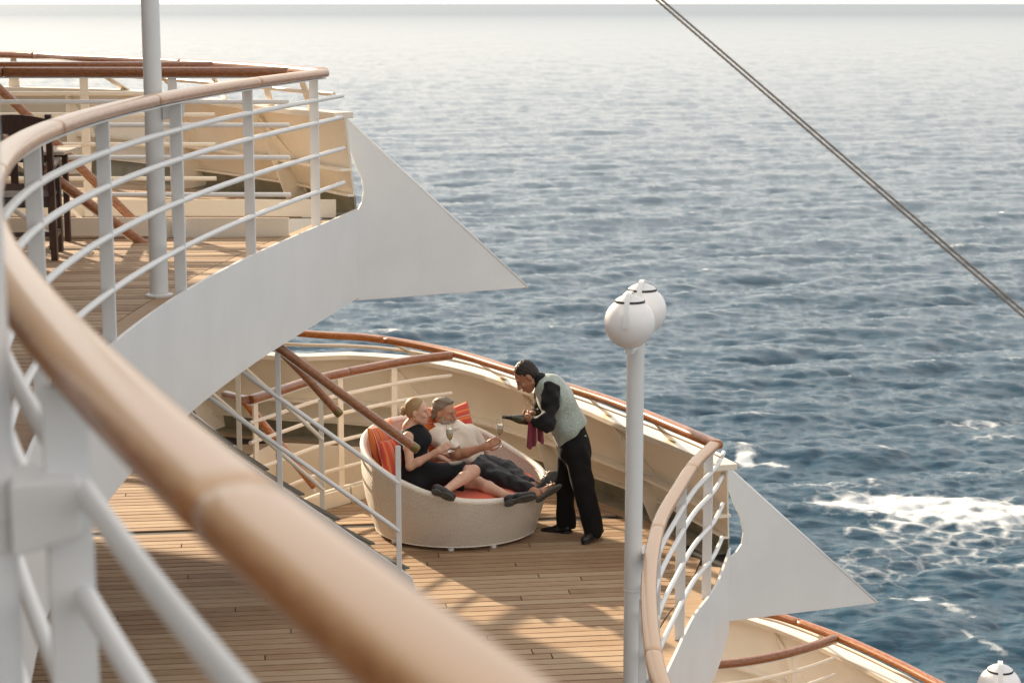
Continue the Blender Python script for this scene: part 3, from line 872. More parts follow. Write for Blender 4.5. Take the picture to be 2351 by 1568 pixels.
# ------------------------------------------------------------------ globe lamp posts
def lamp_master():
    g = thing('lamp_post', 'x', 'lamp post', (0, 0, 0), 'twin globe deck lamps', local=True)
    d = Vector((.15, .67, 0)).normalized()
    parts = []
    MB().tube([(0, 0, 0.0), (0, 0, 2.60)], .056, 24).build('pole', 'white_paint', g, smooth=True, angle=50)
    MB().lathe([(.058, .0), (.085, .0), (.085, .012), (.058, .02)], 24).build('foot_flange', 'white_paint', g, smooth=True, angle=40)
    MB().tube([(0, 0, 2.60), (0, 0, 2.64)], .060, 24).build('pole_cap', 'white_paint', g, smooth=True, angle=50)
    MB().tube([(0, 0, 1.0), (0, 0, 1.006)], .0585, 24).build('weld_bead', 'white_paint', g, smooth=True)
    MB().beam(-d * .26 + Vector((0, 0, 2.60)), d * .26 + Vector((0, 0, 2.60)), .05, .04).build('cross_arm', 'white_paint', g, bevel=.005)
    for s in (-1, 1):
        c = d * (.245 * s) + Vector((0, 0, 2.775))
        rr = .157; prof = []
        for i in range(25):
            a = -math.pi / 2 + (math.pi / 2 + R(59)) * i / 24
            prof.append((max(rr * math.cos(a), .001), rr * math.sin(a)))
        gl = MB().lathe(prof, 40, c).build('globe', 'opal_glass', g, smooth=True)
        zt = rr * math.sin(R(59)); rt = rr * math.cos(R(59))
        MB().lathe([(rt - .01, zt - .024), (rt + .012, zt - .024), (rt + .012, zt + .006), (rt - .01, zt + .006)], 32, c).build('gasket_ring', 'rubber', gl, smooth=True, angle=40)
        MB().lathe([(rt + .008, zt + .006), (rt * .8, zt + .024), (rt * .45, zt + .036), (.001, zt + .042)], 32, c).build('cap', 'white_paint', gl, smooth=True, angle=60)
        # flat strap hooked over the globe, in line with the arm
        pts = []
        for i in range(19):
            a = R(-2) + (math.pi + R(4)) * i / 18
            e = 1.0 + .13 * max(0, math.sin(a)) ** 3
            pts.append(c + d * (math.cos(a) * (rr + .012)) + Vector((0, 0, math.sin(a) * (rr + .012) * e)))
        MB().sweep(pts, [(-.017, -.003), (.017, -.003), (.017, .003), (-.017, .003)], up=d.cross(Vector((0, 0, 1)))).build('strap', 'white_paint', gl, smooth=True, angle=50) if 0 else None
        V, F = [], []
        side = d.cross(Vector((0, 0, 1))).normalized()
        for i, p in enumerate(pts):
            o = (p - c).normalized()
            for w in (-.016, .016):
                V += [p + side * w, p + side * w + o * .006]
        for i in range(len(pts) - 1):
            a = i * 4
            F += [(a, a + 2, a + 6, a + 4), (a + 1, a + 5, a + 7, a + 3), (a, a + 4, a + 5, a + 1), (a + 2, a + 3, a + 7, a + 6)]
        F += [(0, 1, 3, 2), tuple(len(V) - 4 + k for k in (0, 2, 3, 1))]
        MB().add(V, F).build('strap', 'white_paint', gl, smooth=True, angle=50)
    return g
m, nt, b = newmat('opal_glass')
b.inputs['Base Color'].default_value = (.86, .82, .80, 1); b.inputs['Roughness'].default_value = .22
b.inputs['Subsurface Weight'].default_value = .5; b.inputs['Subsurface Radius'].default_value = (.06, .05, .045); b.inputs['Subsurface Scale'].default_value = .6
n_ = noise(nt, coords(nt), 3, 3); r_ = ramp(nt, [(.3, (.86, .84, .83)), (.7, (.91, .89, .88))]); nt.links.new(n_.outputs[0], r_.inputs[0]); nt.links.new(r_.outputs[0], b.inputs['Base Color'])
def copy_tree(o, parent=None):
    c = o.copy(); COL.objects.link(c); c.parent = parent
    for ch in [k for k in bpy.data.objects if k.parent == o]: copy_tree(ch, c)
    return c
lamp = lamp_master()
lamps = [lamp] + [copy_tree(lamp) for _ in range(3)]
lamp_spots = [(Vector((.775, 11.83, ZM)), 'white twin globe lamp standing at the curved stern rail right of the waiter'),
              (Vector((W(366, 678, 11.86).x, 11.86, ZU)), 'thick white lamp pole standing on the upper deck behind its curved railing'),
              (Vector((3.44, 12.86, ZL)), 'globe lamp of the lower deck, only its globe top showing at bottom right'),
              (Vector((-.845, 2.95, ZU)), 'blurred white lamp pole close to the camera at the left picture edge')]
for o, (p, lb) in zip(lamps, lamp_spots):
    o.location = p; o['label'] = lb
# steel brackets from pole to rail post (parts of each lamp post)
def bracket(lo, p, path, y, z, w=.10):
    q = path.at(path.at_y(y))
    a = Vector((p.x, p.y, z)); b = Vector((q.x, q.y, z))
    d = (b - a).normalized(); side = d.cross(Vector((0, 0, 1)))
    a = a + d * .05; e = b - d * .0
    poly = [a + Vector((0, 0, .045)), a - Vector((0, 0, .075)), e - Vector((0, 0, .045)), e + Vector((0, 0, .045))]
    ob = MB().plate([v - p for v in poly], w).build('rail_bracket', 'white_paint', lo, bevel=.006)
bracket(lamps[0], lamp_spots[0][0], E_M, 12.0, ZM + 1.19)
bracket(lamps[1], lamp_spots[1][0], E_U, 11.9, ZU + 1.17)
bracket(lamps[3], lamp_spots[3][0], E_U, 2.95, ZU + 1.02, .14)
# ------------------------------------------------------------------ wicker daybed
SOFA = Vector((-.51, 16.87, 0))
RIM_T = [0, 45, 80, 105, 130, 155, 180, 225, 250, 270, 290, 315, 360]
RIM_Z = [.455, .53, .76, .86, .89, .87, .82, .655, .545, .475, .445, .44, .455]
def rim(a):
    a = a % 360
    for i in range(len(RIM_T) - 1):
        if RIM_T[i] <= a <= RIM_T[i + 1]:
            k = (a - RIM_T[i]) / (RIM_T[i + 1] - RIM_T[i]); k = k * k * (3 - 2 * k) * .5 + k * .5
            return RIM_Z[i] * (1 - k) + RIM_Z[i + 1] * k
rim_s = np.array([np.mean([rim(a + d) for d in (-14, -7, 0, 7, 14)]) for a in range(0, 361, 2)])
def rimz(a): return float(np.interp(a % 360, np.arange(0, 361, 2), rim_s))

m, nt, b = newmat('wicker')
uv = N(nt, 'ShaderNodeUVMap'); sx = N(nt, 'ShaderNodeSeparateXYZ'); nt.links.new(uv.outputs[0], sx.inputs[0])
def mth(op, a, bb=None, c=None):
    n = N(nt, 'ShaderNodeMath', operation=op)
    for i, v in enumerate((a, bb, c)):
        if v is None: continue
        if isinstance(v, (int, float)): n.inputs[i].default_value = v
        else: nt.links.new(v, n.inputs[i])
    return n.outputs[0]
row_i = mth('FLOOR', sx.outputs[1]); par = mth('MODULO', row_i, 2.0)
uu = mth('ADD', sx.outputs[0], mth('MULTIPLY', par, .5))
fu = mth('SUBTRACT', mth('FRACT', uu), .5); fv = mth('SUBTRACT', mth('FRACT', sx.outputs[1]), .5)
cu = mth('COSINE', mth('MULTIPLY', fu, math.pi)); cv = mth('COSINE', mth('MULTIPLY', fv, math.pi * 1.0))
hgt = mth('POWER', mth('MULTIPLY', cu, cv), .55)
hole = mth('LESS_THAN', mth('MULTIPLY', mth('POWER', cu, .5), cv), .09)
nz = noise(nt, uv.outputs[0], .12, 4); nz2 = noise(nt, uv.outputs[0], 1.3, 2)
rp = ramp(nt, [(.35, (.78, .71, .61)), (.65, (.88, .82, .73))]); nt.links.new(nz2.outputs[0], rp.inputs[0])
mxw = N(nt, 'ShaderNodeMix', data_type='RGBA', blend_type='MULTIPLY'); mxw.inputs[0].default_value = .9
rh = ramp(nt, [(.15, (.5, .43, .36)), (.75, (1, 1, 1))]); nt.links.new(hgt, rh.inputs[0])
nt.links.new(rp.outputs[0], mxw.inputs[6]); nt.links.new(rh.outputs[0], mxw.inputs[7]); nt.links.new(mxw.outputs[2], b.inputs['Base Color'])
b.inputs['Roughness'].default_value = .45
bump(nt, b, hgt, .9, .006)
trn = N(nt, 'ShaderNodeBsdfTransparent'); mxs = N(nt, 'ShaderNodeMixShader')
nt.links.new(hole, mxs.inputs[0]); nt.links.new(b.outputs[0], mxs.inputs[1]); nt.links.new(trn.outputs[0], mxs.inputs[2])
nt.links.new(mxs.outputs[0], nt.nodes['Material Output'].inputs[0])

def wicker_shell(name, prof_fn, nu, nv, cols, rows, parent):
    V, F, UV = [], [], []
    for i in range(nu + 1):
        a = 360 * i / nu
        for j in range(nv + 1):
            r, z = prof_fn(a, j / nv)
            V.append((SOFA.x + r * math.cos(R(a)), SOFA.y + r * math.sin(R(a)), z))
    for i in range(nu):
        for j in range(nv):
            k = i * (nv + 1) + j
            F.append((k, k + nv + 1, k + nv + 2, k + 1))
    me = bpy.data.meshes.new(name); me.from_pydata(V, [], F); me.materials.append(M['wicker'])
    uvl = me.uv_layers.new(name='UVMap')
    li = 0; dat = []
    for i in range(nu):
        for j in range(nv):
            for (p, q) in ((i, j), (i + 1, j), (i + 1, j + 1), (i, j + 1)):
                dat += [p / nu * cols, V[p % (nu + 1) * (nv + 1) + q][2] / rows]
    uvl.data.foreach_set('uv', dat)
    me.polygons.foreach_set('use_smooth', [True] * len(F))
    return link(name, me, parent)
day = thing('round_daybed', 'round woven wicker daybed with tilted rim on the middle deck', 'daybed', tuple(SOFA))
def outer(a, t):
    zt = rimz(a); z = .03 + (zt - .03) * t
    r = .735 + .115 * (1 - (1 - min(1, (z - .055) / .55)) ** 1.7) + .03 * max(0, (z - .6)) 
    return r, z
def inner(a, t):
    zt = rimz(a) ; z = zt - (zt - .28) * t
    r = outer(a, 1)[0] - .052 - .13 * t ** 1.2 * min(1, (zt - .28) / .4)
    return r, z
wicker_shell('outer_shell', outer, 180, 24, 200, .012, day)
wicker_shell('inner_shell', inner, 180, 16, 200, .012, day)
pts = [(SOFA.x + (outer(a, 1)[0] - .026) * math.cos(R(a)), SOFA.y + (outer(a, 1)[0] - .026) * math.sin(R(a)), rimz(a)) for a in range(0, 361, 3)]
plain('wicker_strand', (.76, .70, .61), .5, .10, 90, .6, 160)
MB().tube(pts, .031, 12, cap=False).build('rim_roll', 'wicker_strand', day, smooth=True)
MB().lathe([(.001, .045), (.735, .045), (.735, .035), (.001, .035)], 60, SOFA).build('base_plate', 'wicker_strand', day)
for a in (300, 268, 220, 160, 110, 50, 350):
    p = SOFA + Vector((.69 * math.cos(R(a)), .69 * math.sin(R(a)), 0))
    MB().lathe([(.001, 0), (.028, 0), (.030, .008), (.024, .036), (.001, .036)], 14, p).build('foot', 'white_paint', day, smooth=True, angle=40)
plain('coral_fabric', (.72, .135, .065), .8, .07, 14, .5, 320, sheen=.2)
def seat_cushion():
    prof = [(.001, .30), (.62, .30), (.70, .32), (.735, .36), (.738, .40), (.715, .44), (.64, .462), (.3, .466), (.001, .466)]
    n = 64; V, F = [], []
    for r, z in prof:
        for i in range(n):
            a = 2 * math.pi * i / n
            dz = 0
            if z > .43: dz = .008 * math.sin(a * 5 + r * 9) + .006 * math.sin(a * 11 - r * 20) - .03 * math.exp(-((r * math.cos(a) + .25) / .3) ** 2 - ((r * math.sin(a) - .0) / .35) ** 2)
            V.append((SOFA.x + r * math.cos(a), SOFA.y + r * math.sin(a), z + dz))
    for i in range(len(prof) - 1):
        for j in range(n):
            k = (j + 1) % n; F.append((i * n + j, i * n + k, (i + 1) * n + k, (i + 1) * n + j))
    return MB().add(V, F).build('seat_cushion', 'coral_fabric', None, smooth=True)
tag(seat_cushion(), 'round coral red seat cushion lying in the wicker daybed', 'cushion')

def stripe_mat(name, stops, scale, rot):
    m, nt, b = newmat(name)
    tc = N(nt, 'ShaderNodeTexCoord'); mp = N(nt, 'ShaderNodeMapping'); mp.inputs['Rotation'].default_value = (0, 0, rot)
    nt.links.new(tc.outputs['Object'], mp.inputs[0]); sx = N(nt, 'ShaderNodeSeparateXYZ'); nt.links.new(mp.outputs[0], sx.inputs[0])
    ml = N(nt, 'ShaderNodeMath', operation='MULTIPLY'); ml.inputs[1].default_value = scale; nt.links.new(sx.outputs[0], ml.inputs[0])
    fr = N(nt, 'ShaderNodeMath', operation='FRACT'); nt.links.new(ml.outputs[0], fr.inputs[0])
    r = ramp(nt, stops); r.color_ramp.interpolation = 'CONSTANT'; nt.links.new(fr.outputs[0], r.inputs[0]); nt.links.new(r.outputs[0], b.inputs['Base Color'])
    b.inputs['Roughness'].default_value = .85; b.inputs['Sheen Weight'].default_value = .15
    n2 = noise(nt, tc.outputs['Object'], 220, 2); bump(nt, b, n2.outputs[0], .3, .003)
    return m
OR, RD, CR, DK = (.72, .20, .05), (.58, .07, .045), (.82, .62, .45), (.20, .035, .04)
stripe_mat('stripe_orange', [(0, OR), (.42, RD), (.50, CR), (.54, RD), (.62, OR), (.80, DK), (.83, CR), (.86, RD)], 7.5, 0)
stripe_mat('stripe_red', [(0, RD), (.35, OR), (.5, RD), (.56, CR), (.60, DK), (.63, RD), (.85, OR)], 7.0, 0)
def pillow(label, c, size, rot, mat):
    n = 22; V, F = [], []
    for side in (1, -1):
        for i in range(n + 1):
            for j in range(n + 1):
                u, v = i / n * 2 - 1, j / n * 2 - 1
                pin = 1 - .10 * (1 - abs(u)) * abs(v) ** 3
                pin2 = 1 - .10 * (1 - abs(v)) * abs(u) ** 3
                t = (max(0, 1 - u ** 2) * max(0, 1 - v ** 2)) ** .42
                t += .05 * math.sin(u * 5 + v * 3) * t
                V.append((u * size[0] / 2 * pin2, v * size[1] / 2 * pin, side * t * size[2] / 2))
        o = 0 if side == 1 else (n + 1) ** 2
        for i in range(n):
            for j in range(n):
                a = o + i * (n + 1) + j
                q = (a, a + n + 1, a + n + 2, a + 1)
                F.append(q if side == 1 else q[::-1])
    ob = MB().add(V, F)
    e = tag(ob.build('throw_pillow', mat, None, smooth=True), label, 'pillow', 'throw pillows in the daybed')
    bm = bmesh.new(); bm.from_mesh(e.data); bmesh.ops.remove_doubles(bm, verts=bm.verts, dist=1e-4); bmesh.ops.recalc_face_normals(bm, faces=bm.faces); bm.to_mesh(e.data); bm.free()
    e.data.polygons.foreach_set('use_smooth', [True] * len(e.data.polygons))
    x = Vector(rot[0]).normalized(); z = Vector(rot[1]); z = (z - x * z.dot(x)).normalized(); y = z.cross(x)
    mt = Matrix((x, y, z)).transposed().to_4x4(); mt.translation = Vector(c)
    e.matrix_world = mt
    return e
# rot: (stripe-normal axis in the pillow plane, face normal)
pillow('large orange striped pillow leaning on the left end of the daybed', Z1(262, 705, 16.76), (.48, .50, .15), ((.35, .9, .0), (.88, -.36, .22)), 'stripe_orange')
pillow('dark red pillow wedged between the black dress and the orange pillow', Z1(322, 770, 16.52), (.38, .40, .12), ((.4, .85, .0), (.82, -.42, .22)), 'stripe_red')
pillow('orange striped pillow behind the shoulder of the man', Z1(585, 575, 17.22), (.46, .46, .15), ((.05, .25, .9), (.55, -.65, .45)), 'stripe_orange')
pillow('striped pillow whose corner sticks up behind the head of the man', Z1(735, 560, 17.42), (.42, .42, .14), ((-.30, .25, .85), (.30, -.85, .35)), 'stripe_red')

# ------------------------------------------------------------------ chair and table on the upper deck
def deck_chair():
    c = Vector((-3.54, 13.75, ZU))
    g = thing('dining_chair', 'dark mahogany slat-back chair behind the railing on the upper deck', 'chair', tuple(c))
    w, d = .50, .50
    X = Vector((math.cos(R(9)), math.sin(R(9)), 0)); Yv = Vector((-X.y, X.x, 0))
    def p(x, y, z): return c + X * x + Yv * y + Vector((0, 0, z))
    for s in (-1, 1):
        MB().beam(p(s * .25, -.25, 0), p(s * .25, -.27, .46), .045, .05, up=(0, 1, 0)).build('leg', 'dark_wood', g, bevel=.004)
        MB().beam(p(s * .25, -.27, .455), p(s * .25, -.345, 1.04), .045, .04, up=(0, 1, 0)).build('back_post', 'dark_wood', g, bevel=.006)
        MB().beam(p(s * .25, .25, 0), p(s * .25, .25, .655), .045, .05, up=(0, 1, 0)).build('leg', 'dark_wood', g, bevel=.004)
        MB().beam(p(s * .25, -.30, .665), p(s * .25, .29, .675), .055, .028).build('armrest', 'dark_wood', g, bevel=.006)
        MB().beam(p(s * .25, -.24, .16), p(s * .25, .24, .16), .025, .035).build('stretcher', 'dark_wood', g)
    pts = [p(x, -.335 - .02 * math.cos(x * 6), 0) for x in (-.23, -.12, 0, .12, .23)]
    V = []
    for x in np.linspace(-.228, .228, 9):
        hz = .035 * (1 - (x / .24) ** 2)
        for z, yy in ((.905, -.328), (1.005 + hz, -.342)):
            for t in (-.012, .012): V.append(p(x, yy + t, z))
    F = []
    for i in range(8):
        k = i * 4
        F += [(k, k + 4, k + 6, k + 2), (k + 1, k + 3, k + 7, k + 5), (k + 2, k + 6, k + 7, k + 3), (k, k + 1, k + 5, k + 4)]
    F += [(0, 2, 3, 1), (32, 33, 35, 34)]
    MB().add(V, F).build('top_rail', 'dark_wood', g)
    MB().beam(p(-.228, -.285, .53), p(.228, -.285, .53), .022, .05).build('lower_rail', 'dark_wood', g)
    for i in range(5):
        x = -.18 + .09 * i
        MB().beam(p(x, -.287, .55), p(x, -.328, .91), .052, .014, up=(0, 1, 0)).build('back_slat', 'dark_wood', g)
    for i in range(6):
        MB().beam(p(-.25, -.21 + .085 * i, .445), p(.25, -.21 + .085 * i, .445), .072, .022).build('seat_slat', 'dark_wood', g, bevel=.003)
    MB().beam(p(-.23, -.25, .41), p(.23, -.25, .41), .03, .06).build('apron', 'dark_wood', g)
    MB().beam(p(-.23, .0, .16), p(.23, .0, .16), .025, .035).build('cross_stretcher', 'dark_wood', g)
deck_chair()
def deck_table():
    c = Vector((W(169, 335, 14.45).x - .45, 14.42, ZU))
    g = thing('side_table', 'pale teak topped table with dark legs beyond the mahogany chair', 'table', tuple(c))
    for i in range(5):
        MB().beam(c + Vector((-.45, -.24 + .12 * i, .715)), c + Vector((.45, -.24 + .12 * i, .715)), .112, .025).build('top_slat', 'pale_teak', g, bevel=.003)
    for sx_ in (-1, 1):
        for sy in (-1, 1):
            MB().box(c + Vector((sx_ * .33, sy * .25, .35)), (.042, .042, .70)).build('leg', 'dark_wood', g, bevel=.003)
    for sy in (-1, 1):
        MB().beam(c + Vector((-.31, sy * .25, .67)), c + Vector((.31, sy * .25, .67)), .025, .05).build('apron', 'dark_wood', g)
deck_table()
# ------------------------------------------------------------------ stay wires crossing the upper right
def stay(label, a, b):
    d = b - a
    V = MB()
    for q in range(3):                     # three laid strands
        sp = []
        for i in range(700):
            k = i / 699; p = a - d * 1.0 + d * (4.8 * k)
            ph = k * 736 + q * 2.0944
            dn = d.normalized(); s = dn.cross(Vector((0, 0, 1))).normalized(); u = s.cross(dn)
            sp.append(p + (s * math.cos(ph) + u * math.sin(ph)) * .0026)
        V.tube(sp, .0034, 6)
    return tag(V.build('stay_wire', 'steel_wire', None, smooth=True), label, 'wire', 'stay wires')
stay('lower of two twisted steel stay wires slanting across the upper right', W(1506, 0, 9.6), W(2344, 722, 8.0))
stay('upper of two twisted steel stay wires slanting across the upper right', W(1519, 0, 9.75), W(2351, 715, 8.05))
# ------------------------------------------------------------------ figures: smooth signed-distance modelling and surface nets
def vec(v): return np.array([v[0], v[1], v[2]], np.float32)
class SDF:
    def __init__(s, lo, hi, h):
        s.h = h; s.lo = vec(lo); n = np.ceil((vec(hi) - s.lo) / h).astype(int) + 1
        s.n = n; s.F = np.full(n, .5, np.float32)
    def block(s, lo, hi):
        a = np.clip(np.floor((lo - s.lo) / s.h).astype(int), 0, s.n - 1); b = np.clip(np.ceil((hi - s.lo) / s.h).astype(int) + 1, 1, s.n)
        if np.any(b <= a): return None, None
        sl = tuple(slice(i, j) for i, j in zip(a, b))
        g = [s.lo[k] + s.h * np.arange(a[k], b[k], dtype=np.float32) for k in range(3)]
        return sl, np.stack(np.meshgrid(*g, indexing='ij'), -1)
    def put(s, lo, hi, fn, k, op='u'):
        m = k + 4 * s.h
        sl, P = s.block(lo - m, hi + m)
        if sl is None: return s
        d = fn(P).astype(np.float32); F = s.F[sl]
        if op == 'u':
            if k > 0:
                hh = np.maximum(k - np.abs(F - d), 0) / k
                s.F[sl] = np.minimum(F, d) - hh * hh * k * .25
            else: s.F[sl] = np.minimum(F, d)
        elif op == 's':
            hh = np.maximum(k - np.abs(F + d), 0) / max(k, 1e-6)
            s.F[sl] = np.maximum(F, -d) + hh * hh * k * .25
        return s
    def cone(s, a, b, ra, rb, k=.03, op='u'):
        a, b = vec(a), vec(b); ba = b - a; l2 = float(ba @ ba) + 1e-9; r = max(ra, rb)
        def fn(P):
            t = np.clip((P - a) @ ba / l2, 0, 1)
            return np.linalg.norm(P - a - t[..., None] * ba, axis=-1) - (ra + (rb - ra) * t)
        return s.put(np.minimum(a, b) - r, np.maximum(a, b) + r, fn, k, op)
    def chain(s, pts, rad, k=.03):
        for i in range(len(pts) - 1): s.cone(pts[i], pts[i + 1], rad[i], rad[i + 1], k)
        return s
    def ell(s, c, ax, rad, k=.03, op='u'):
        c = vec(c); A = np.array([vec(v) for v in ax], np.float32); rad = np.array(rad, np.float32)
        def fn(P):
            q = (P - c) @ A.T
            k0 = np.linalg.norm(q / rad, axis=-1); k1 = np.linalg.norm(q / (rad * rad), axis=-1) + 1e-9
            return k0 * (k0 - 1) / k1
        r = float(rad.max())
        return s.put(c - r, c + r, fn, k, op)
    def plane(s, p, n, k=.0):                 # keep the side the normal points to
        p, n = vec(p), vec(n); n = n / np.linalg.norm(n)
        g = [s.lo[q] + s.h * np.arange(s.n[q], dtype=np.float32) for q in range(3)]
        d = -((g[0] - p[0])[:, None, None] * n[0] + (g[1] - p[1])[None, :, None] * n[1] + (g[2] - p[2])[None, None, :] * n[2])
        s.F = np.maximum(s.F, d); return s
    def folds(s, amp, waves):                 # cloth folds: a sum of oriented waves
        g = [s.lo[q] + s.h * np.arange(s.n[q], dtype=np.float32) for q in range(3)]
        for (kx, ky, kz, ph, a) in waves:
            s.F += amp * a * np.sin((g[0] * kx)[:, None, None] + (g[1] * ky)[None, :, None] + (g[2] * kz)[None, None, :] + ph)
        return s
    def inset(s, d): s.F += d; return s
    def mesh(s, name, mat, parent, smooth=2):
        F = s.F; lo = s.lo; h = s.h
        ins = F < 0
        nx, ny, nz = F.shape
        c = [ins[i:nx - 1 + i, j:ny - 1 + j, k:nz - 1 + k] for i in (0, 1) for j in (0, 1) for k in (0, 1)]
        cnt = sum(q.astype(np.int8) for q in c)
        act = (cnt > 0) & (cnt < 8)
        idx = np.argwhere(act)
        if len(idx) == 0: return None
        vid = np.full(act.shape, -1, np.int32); vid[act] = np.arange(len(idx))
        acc = np.zeros((len(idx), 3), np.float32); num = np.zeros(len(idx), np.float32)
        cor = np.array([(i, j, k) for i in (0, 1) for j in (0, 1) for k in (0, 1)])
        val = np.stack([F[idx[:, 0] + q[0], idx[:, 1] + q[1], idx[:, 2] + q[2]] for q in cor], 1)
        for a in range(8):
            for b in range(a + 1, 8):
                if np.abs(cor[a] - cor[b]).sum() != 1: continue
                va, vb = val[:, a], val[:, b]
                x = (va < 0) != (vb < 0)
                t = np.where(x, va / np.where(x, va - vb, 1), 0)
                acc += np.where(x[:, None], cor[a] + t[:, None] * (cor[b] - cor[a]), 0); num += x
        V = (idx + acc / num[:, None]) * h + lo
        Q = []
        for ax in range(3):
            o1, o2 = [(1, 2), (2, 0), (0, 1)][ax]
            sl0 = [slice(1, -1)] * 3; sl1 = [slice(1, -1)] * 3
            sl0[ax] = slice(0, -1); sl1[ax] = slice(1, None)
            A, B = ins[tuple(sl0)], ins[tuple(sl1)]
            e = np.argwhere(A != B)
            if len(e) == 0: continue
            flip = A[tuple(e.T)]
            off = np.ones(3, int); off[ax] = 0
            e = e + off
            d1 = np.zeros(3, int); d1[o1] = 1; d2 = np.zeros(3, int); d2[o2] = 1
            q = [vid[tuple((e - d1 * i - d2 * j).T)] for i, j in ((0, 0), (1, 0), (1, 1), (0, 1))]
            q = np.stack(q, 1)
            q = np.where(flip[:, None], q, q[:, ::-1])
            Q.append(q)
        Q = np.concatenate(Q); Q = Q[(Q >= 0).all(1)]
        # Laplacian smoothing takes off the voxel ripple
        ed = np.concatenate([Q[:, [0, 1]], Q[:, [1, 2]], Q[:, [2, 3]], Q[:, [3, 0]]]); ed = np.concatenate([ed, ed[:, ::-1]])
        for it in range(smooth):
            sm = np.zeros_like(V); cn = np.zeros(len(V), np.float32)
            for ax in range(3): sm[:, ax] = np.bincount(ed[:, 0], V[ed[:, 1], ax], len(V))
            cn = np.bincount(ed[:, 0], minlength=len(V))
            V = V * .45 + .55 * sm / np.maximum(cn, 1)[:, None]
        me = bpy.data.meshes.new(name)
        me.vertices.add(len(V)); me.vertices.foreach_set('co', V.astype(np.float32).ravel())
        me.loops.add(Q.size); me.loops.foreach_set('vertex_index', Q.astype(np.int32).ravel())
        me.polygons.add(len(Q)); me.polygons.foreach_set('loop_start', np.arange(0, Q.size, 4, dtype=np.int32))
        me.polygons.foreach_set('loop_total', np.full(len(Q), 4, np.int32))
        me.polygons.foreach_set('use_smooth', np.ones(len(Q), bool))
        me.update(); me.validate()
        me.materials.append(M[mat])
        return link(name, me, parent)

